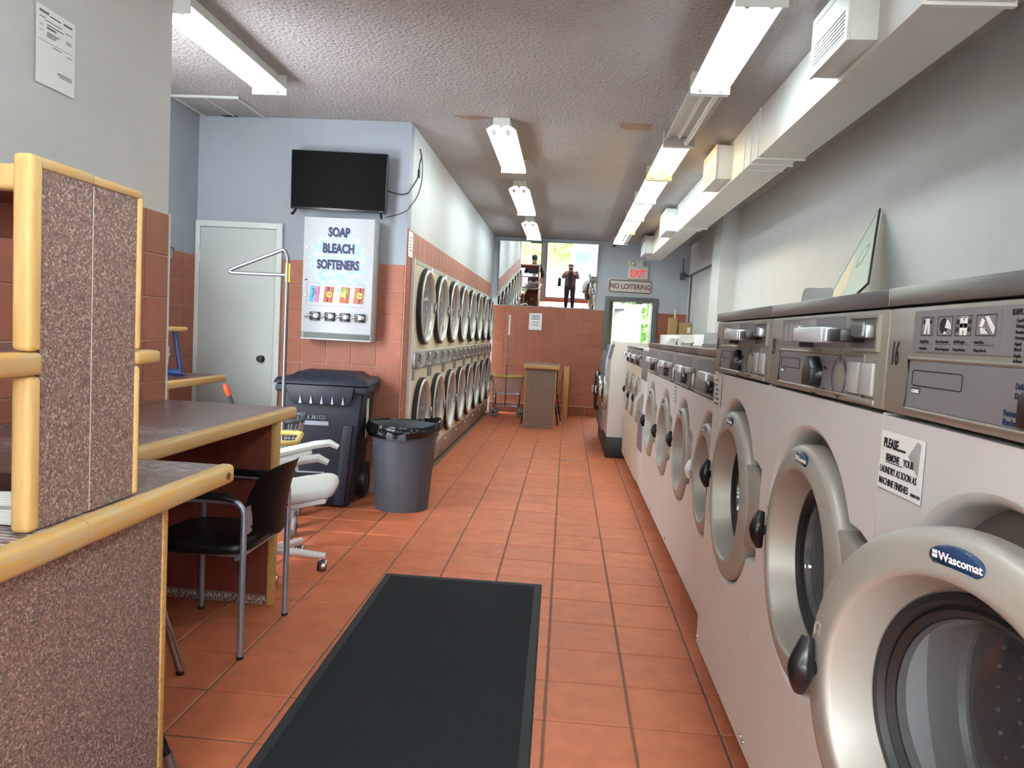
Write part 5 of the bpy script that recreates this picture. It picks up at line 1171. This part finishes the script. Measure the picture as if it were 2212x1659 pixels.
# man standing by the front window, back to the mirror
J2 = {'pelvis': ((0, 0, .96), (.20, .15)), 'waist': ((0, 0, 1.12), (.20, .14)), 'chest': ((0, 0, 1.34), (.235, .15)), 'neck0': ((0, 0, 1.485), .095), 'neck': ((0, .01, 1.55), .072), 'head': ((0, .03, 1.65), (.105, .125)), 'crown': ((0, .02, 1.74), (.095, .11)),
      'shl': ((-.215, 0, 1.43), .09), 'ell': ((-.30, .03, 1.15), .07), 'wrl': ((-.25, .22, 1.05), .045), 'shr': ((.215, 0, 1.43), .09), 'elr': ((.30, .03, 1.15), .07), 'wrr': ((.23, .24, 1.10), .045),
      'hpl': ((-.11, 0, .87), .13), 'knl': ((-.12, .02, .50), .09), 'anl': ((-.125, -.01, .10), .062), 'ftl': ((-.13, .11, .045), .05), 'hpr': ((.11, 0, .87), .13), 'knr': ((.12, .02, .50), .09), 'anr': ((.125, -.01, .10), .062), 'ftr': ((.13, .11, .045), .05)}
def pk2(c):
    if c.z < .085: return 3
    if c.z < .95: return 2
    if c.z > 1.54 and abs(c.x) < .12: return 0
    if c.y > .20: return 0
    return 1
mn = figure('person', 'man in plum sweater and pale trousers facing the window, seen in the mirror', J2, E1, ['skin', 'plum', 'trousers_pale', 'shoe'], pk2, (-1.22, -.02, 0), PI)
face(mn, (0, .03, 1.675), .102, 'hair_dark'); hand(mn, (-.24, .22, 1.05), (.1, .9, -.2)); hand(mn, (.22, .24, 1.10), (-.1, .9, -.1))
MB().lathe([(.158, .955), (.160, .975), (.158, .995)], n=32).build('belt', 'bag_black', mn).scale = (1, .74, 1)

# ================================================================== outside
struct(MB().box(-14, FY - 4.2, -.25, 14, FY - .155, -.10).build('pavement', 'pavement'))
struct(MB().box(-30, -30, -.30, 30, FY - 4.2, -.22).build('road', 'asphalt'))
struct(MB().box(-6, BACK + .13, -.25, 8, BACK + 12, -.02).build('back_yard', 'pavement'))
# white van parked across the pavement
t = thing('van', 'white van parked outside the front window, seen in the mirror', 'van', (2.45, -7.6, -.22))
MB().prism([(-2.5, .35), (2.5, .35), (2.55, .85), (2.4, 1.05), (1.65, 1.20), (1.0, 2.02), (.8, 2.1), (-2.35, 2.1), (-2.5, 1.9)], -.92, .92, 'xz', .05).build('body', 'van_white', t)
for x0, x1 in ((-2.3, -1.3), (-1.2, -.25)): MB().box(x0, .915, 1.28, x1, .93, 1.85, .01).build('side_window', 'van_glass', t)
MB().prism([(-.15, 1.25), (1.40, 1.25), (.92, 1.88), (-.15, 1.88)], .915, .93, 'xz').build('side_window', 'van_glass', t)
MB().box(-.22, .918, .5, -.205, .926, 1.9).build('door_seam', 'ink_grey', t); MB().box(.05, .92, 1.05, .22, .945, 1.09, .006).build('door_handle', 'black_plastic', t)
for x in (-1.6, 1.7):
    for s in (-1, 1):
        wv = MB().lathe([(.18, -.11), (.31, -.11), (.34, -.08), (.34, .08), (.31, .11), (.18, .11)], (x, .84 * s, .34), 'y', 32).build('wheel', 'black_rubber', t); MB().lathe([(0, -.09), (.17, -.10), (.20, -.08), (.20, .08), (.17, .10), (0, .09)], (x, .84 * s, .34), 'y', 24).build('hub', 'steel', wv)
MB().box(2.5, -.8, .35, 2.62, .8, .62, .03).build('bumper', 'frame_grey', t); MB().box(1.05, .92, 1.22, 1.25, 1.1, 1.42, .03).build('door_mirror', 'black_plastic', t)
def tree(label, loc, h, r, seed, trunk=True, n=420):
    t = thing('tree', label, 'tree', loc, 0, 'trees outside'); rd = random.Random(seed)
    if trunk: MB().tube([(0, 0, 0), (.05, .03, h * .4), (.0, 0, h * .75)], [.16, .13, .06], 10).build('trunk', 'bark', t)
    mb = MB()
    for i in range(n):
        a, b, q = rd.random() * 2 * PI, rd.uniform(-1, 1), rd.random() ** .4 * r; s = math.sqrt(1 - b * b)
        c = Vector((q * s * math.cos(a), q * s * math.sin(a), h * .72 + q * b * .8)); d = Vector((rd.uniform(-1, 1), rd.uniform(-1, 1), rd.uniform(-1, 1))).normalized(); e = d.orthogonal().normalized(); k = r * .13 * rd.uniform(.6, 1.3)
        mb.quad(c + d * k, c + e * k * .6, c - d * k, c - e * k * .6)
    stuff(mb.build('foliage', 'leaf', t)); return t
tree('bright green tree across the street left in the mirror', (-6.5, -16.0, -.22), 6.5, 2.6, 3); tree('bright green tree across the street right in the mirror', (.2, -19.5, -.22), 6.5, 2.4, 5); tree('bright green tree at the far right across the street', (7.0, -16.0, -.22), 6.2, 2.6, 9)
tree('leafy green shrub glimpsed through the open back door', (1.75, 15.2, -.02), 1.9, 1.2, 12, True, 800); tree('second leafy green shrub outside the back door', (2.3, 18.4, -.02), 3.0, 1.7, 15, True, 700)
t = thing('house', 'pale house across the street seen in the mirror', 'house', (-.5, -28, -.22))
MB().box(-9, -3, 0, 9, 3, 5.2).build('wall', 'render_pale', t); MB().prism([(-9.4, 5.2), (9.4, 5.2), (8.0, 7.0), (-8.0, 7.0)], -3.3, 3.3, 'xz').build('roof', 'frame_grey', t)
for x in (-6, -3, 0, 3, 6):
    wn = MB().box(x - .6, 2.98, 1.1, x + .6, 3.05, 2.5).build('window', 'trim_paint', t); MB().box(x - .52, 3.04, 1.18, x + .52, 3.06, 2.42).build('pane', 'far_window', wn)

hg = thing('hedge', 'bright green hedge above the pale wall across the street', 'hedge', (0, -12.5, .452)); rd = random.Random(4); mb = MB()
for i in range(2600):
    c = Vector((rd.uniform(-9, 9), rd.uniform(-.5, .5), rd.uniform(.24, 1.5))); d = Vector((rd.uniform(-1, 1), rd.uniform(-1, 1), rd.uniform(-1, 1))).normalized(); e = d.orthogonal().normalized(); k = rd.uniform(.10, .2)
    mb.quad(c + d * k, c + e * k * .6, c - d * k, c - e * k * .6)
stuff(mb.build('foliage', 'leaf_pale', hg)); MB().box(-9, -.35, 0, 9, .35, 1.35).build('stems', 'leaf_pale', hg)
gw = thing('garden_wall', 'pale low garden wall under the hedge across the street', 'wall', (0, -12.5, -.22)); gw['kind'] = 'thing'; MB().box(-9.2, -.55, 0, 9.2, .62, .64).build('masonry', 'render_pale', gw); MB().box(-9.25, -.6, .64, 9.25, .68, .67, .005).build('coping', 'pavement', gw)
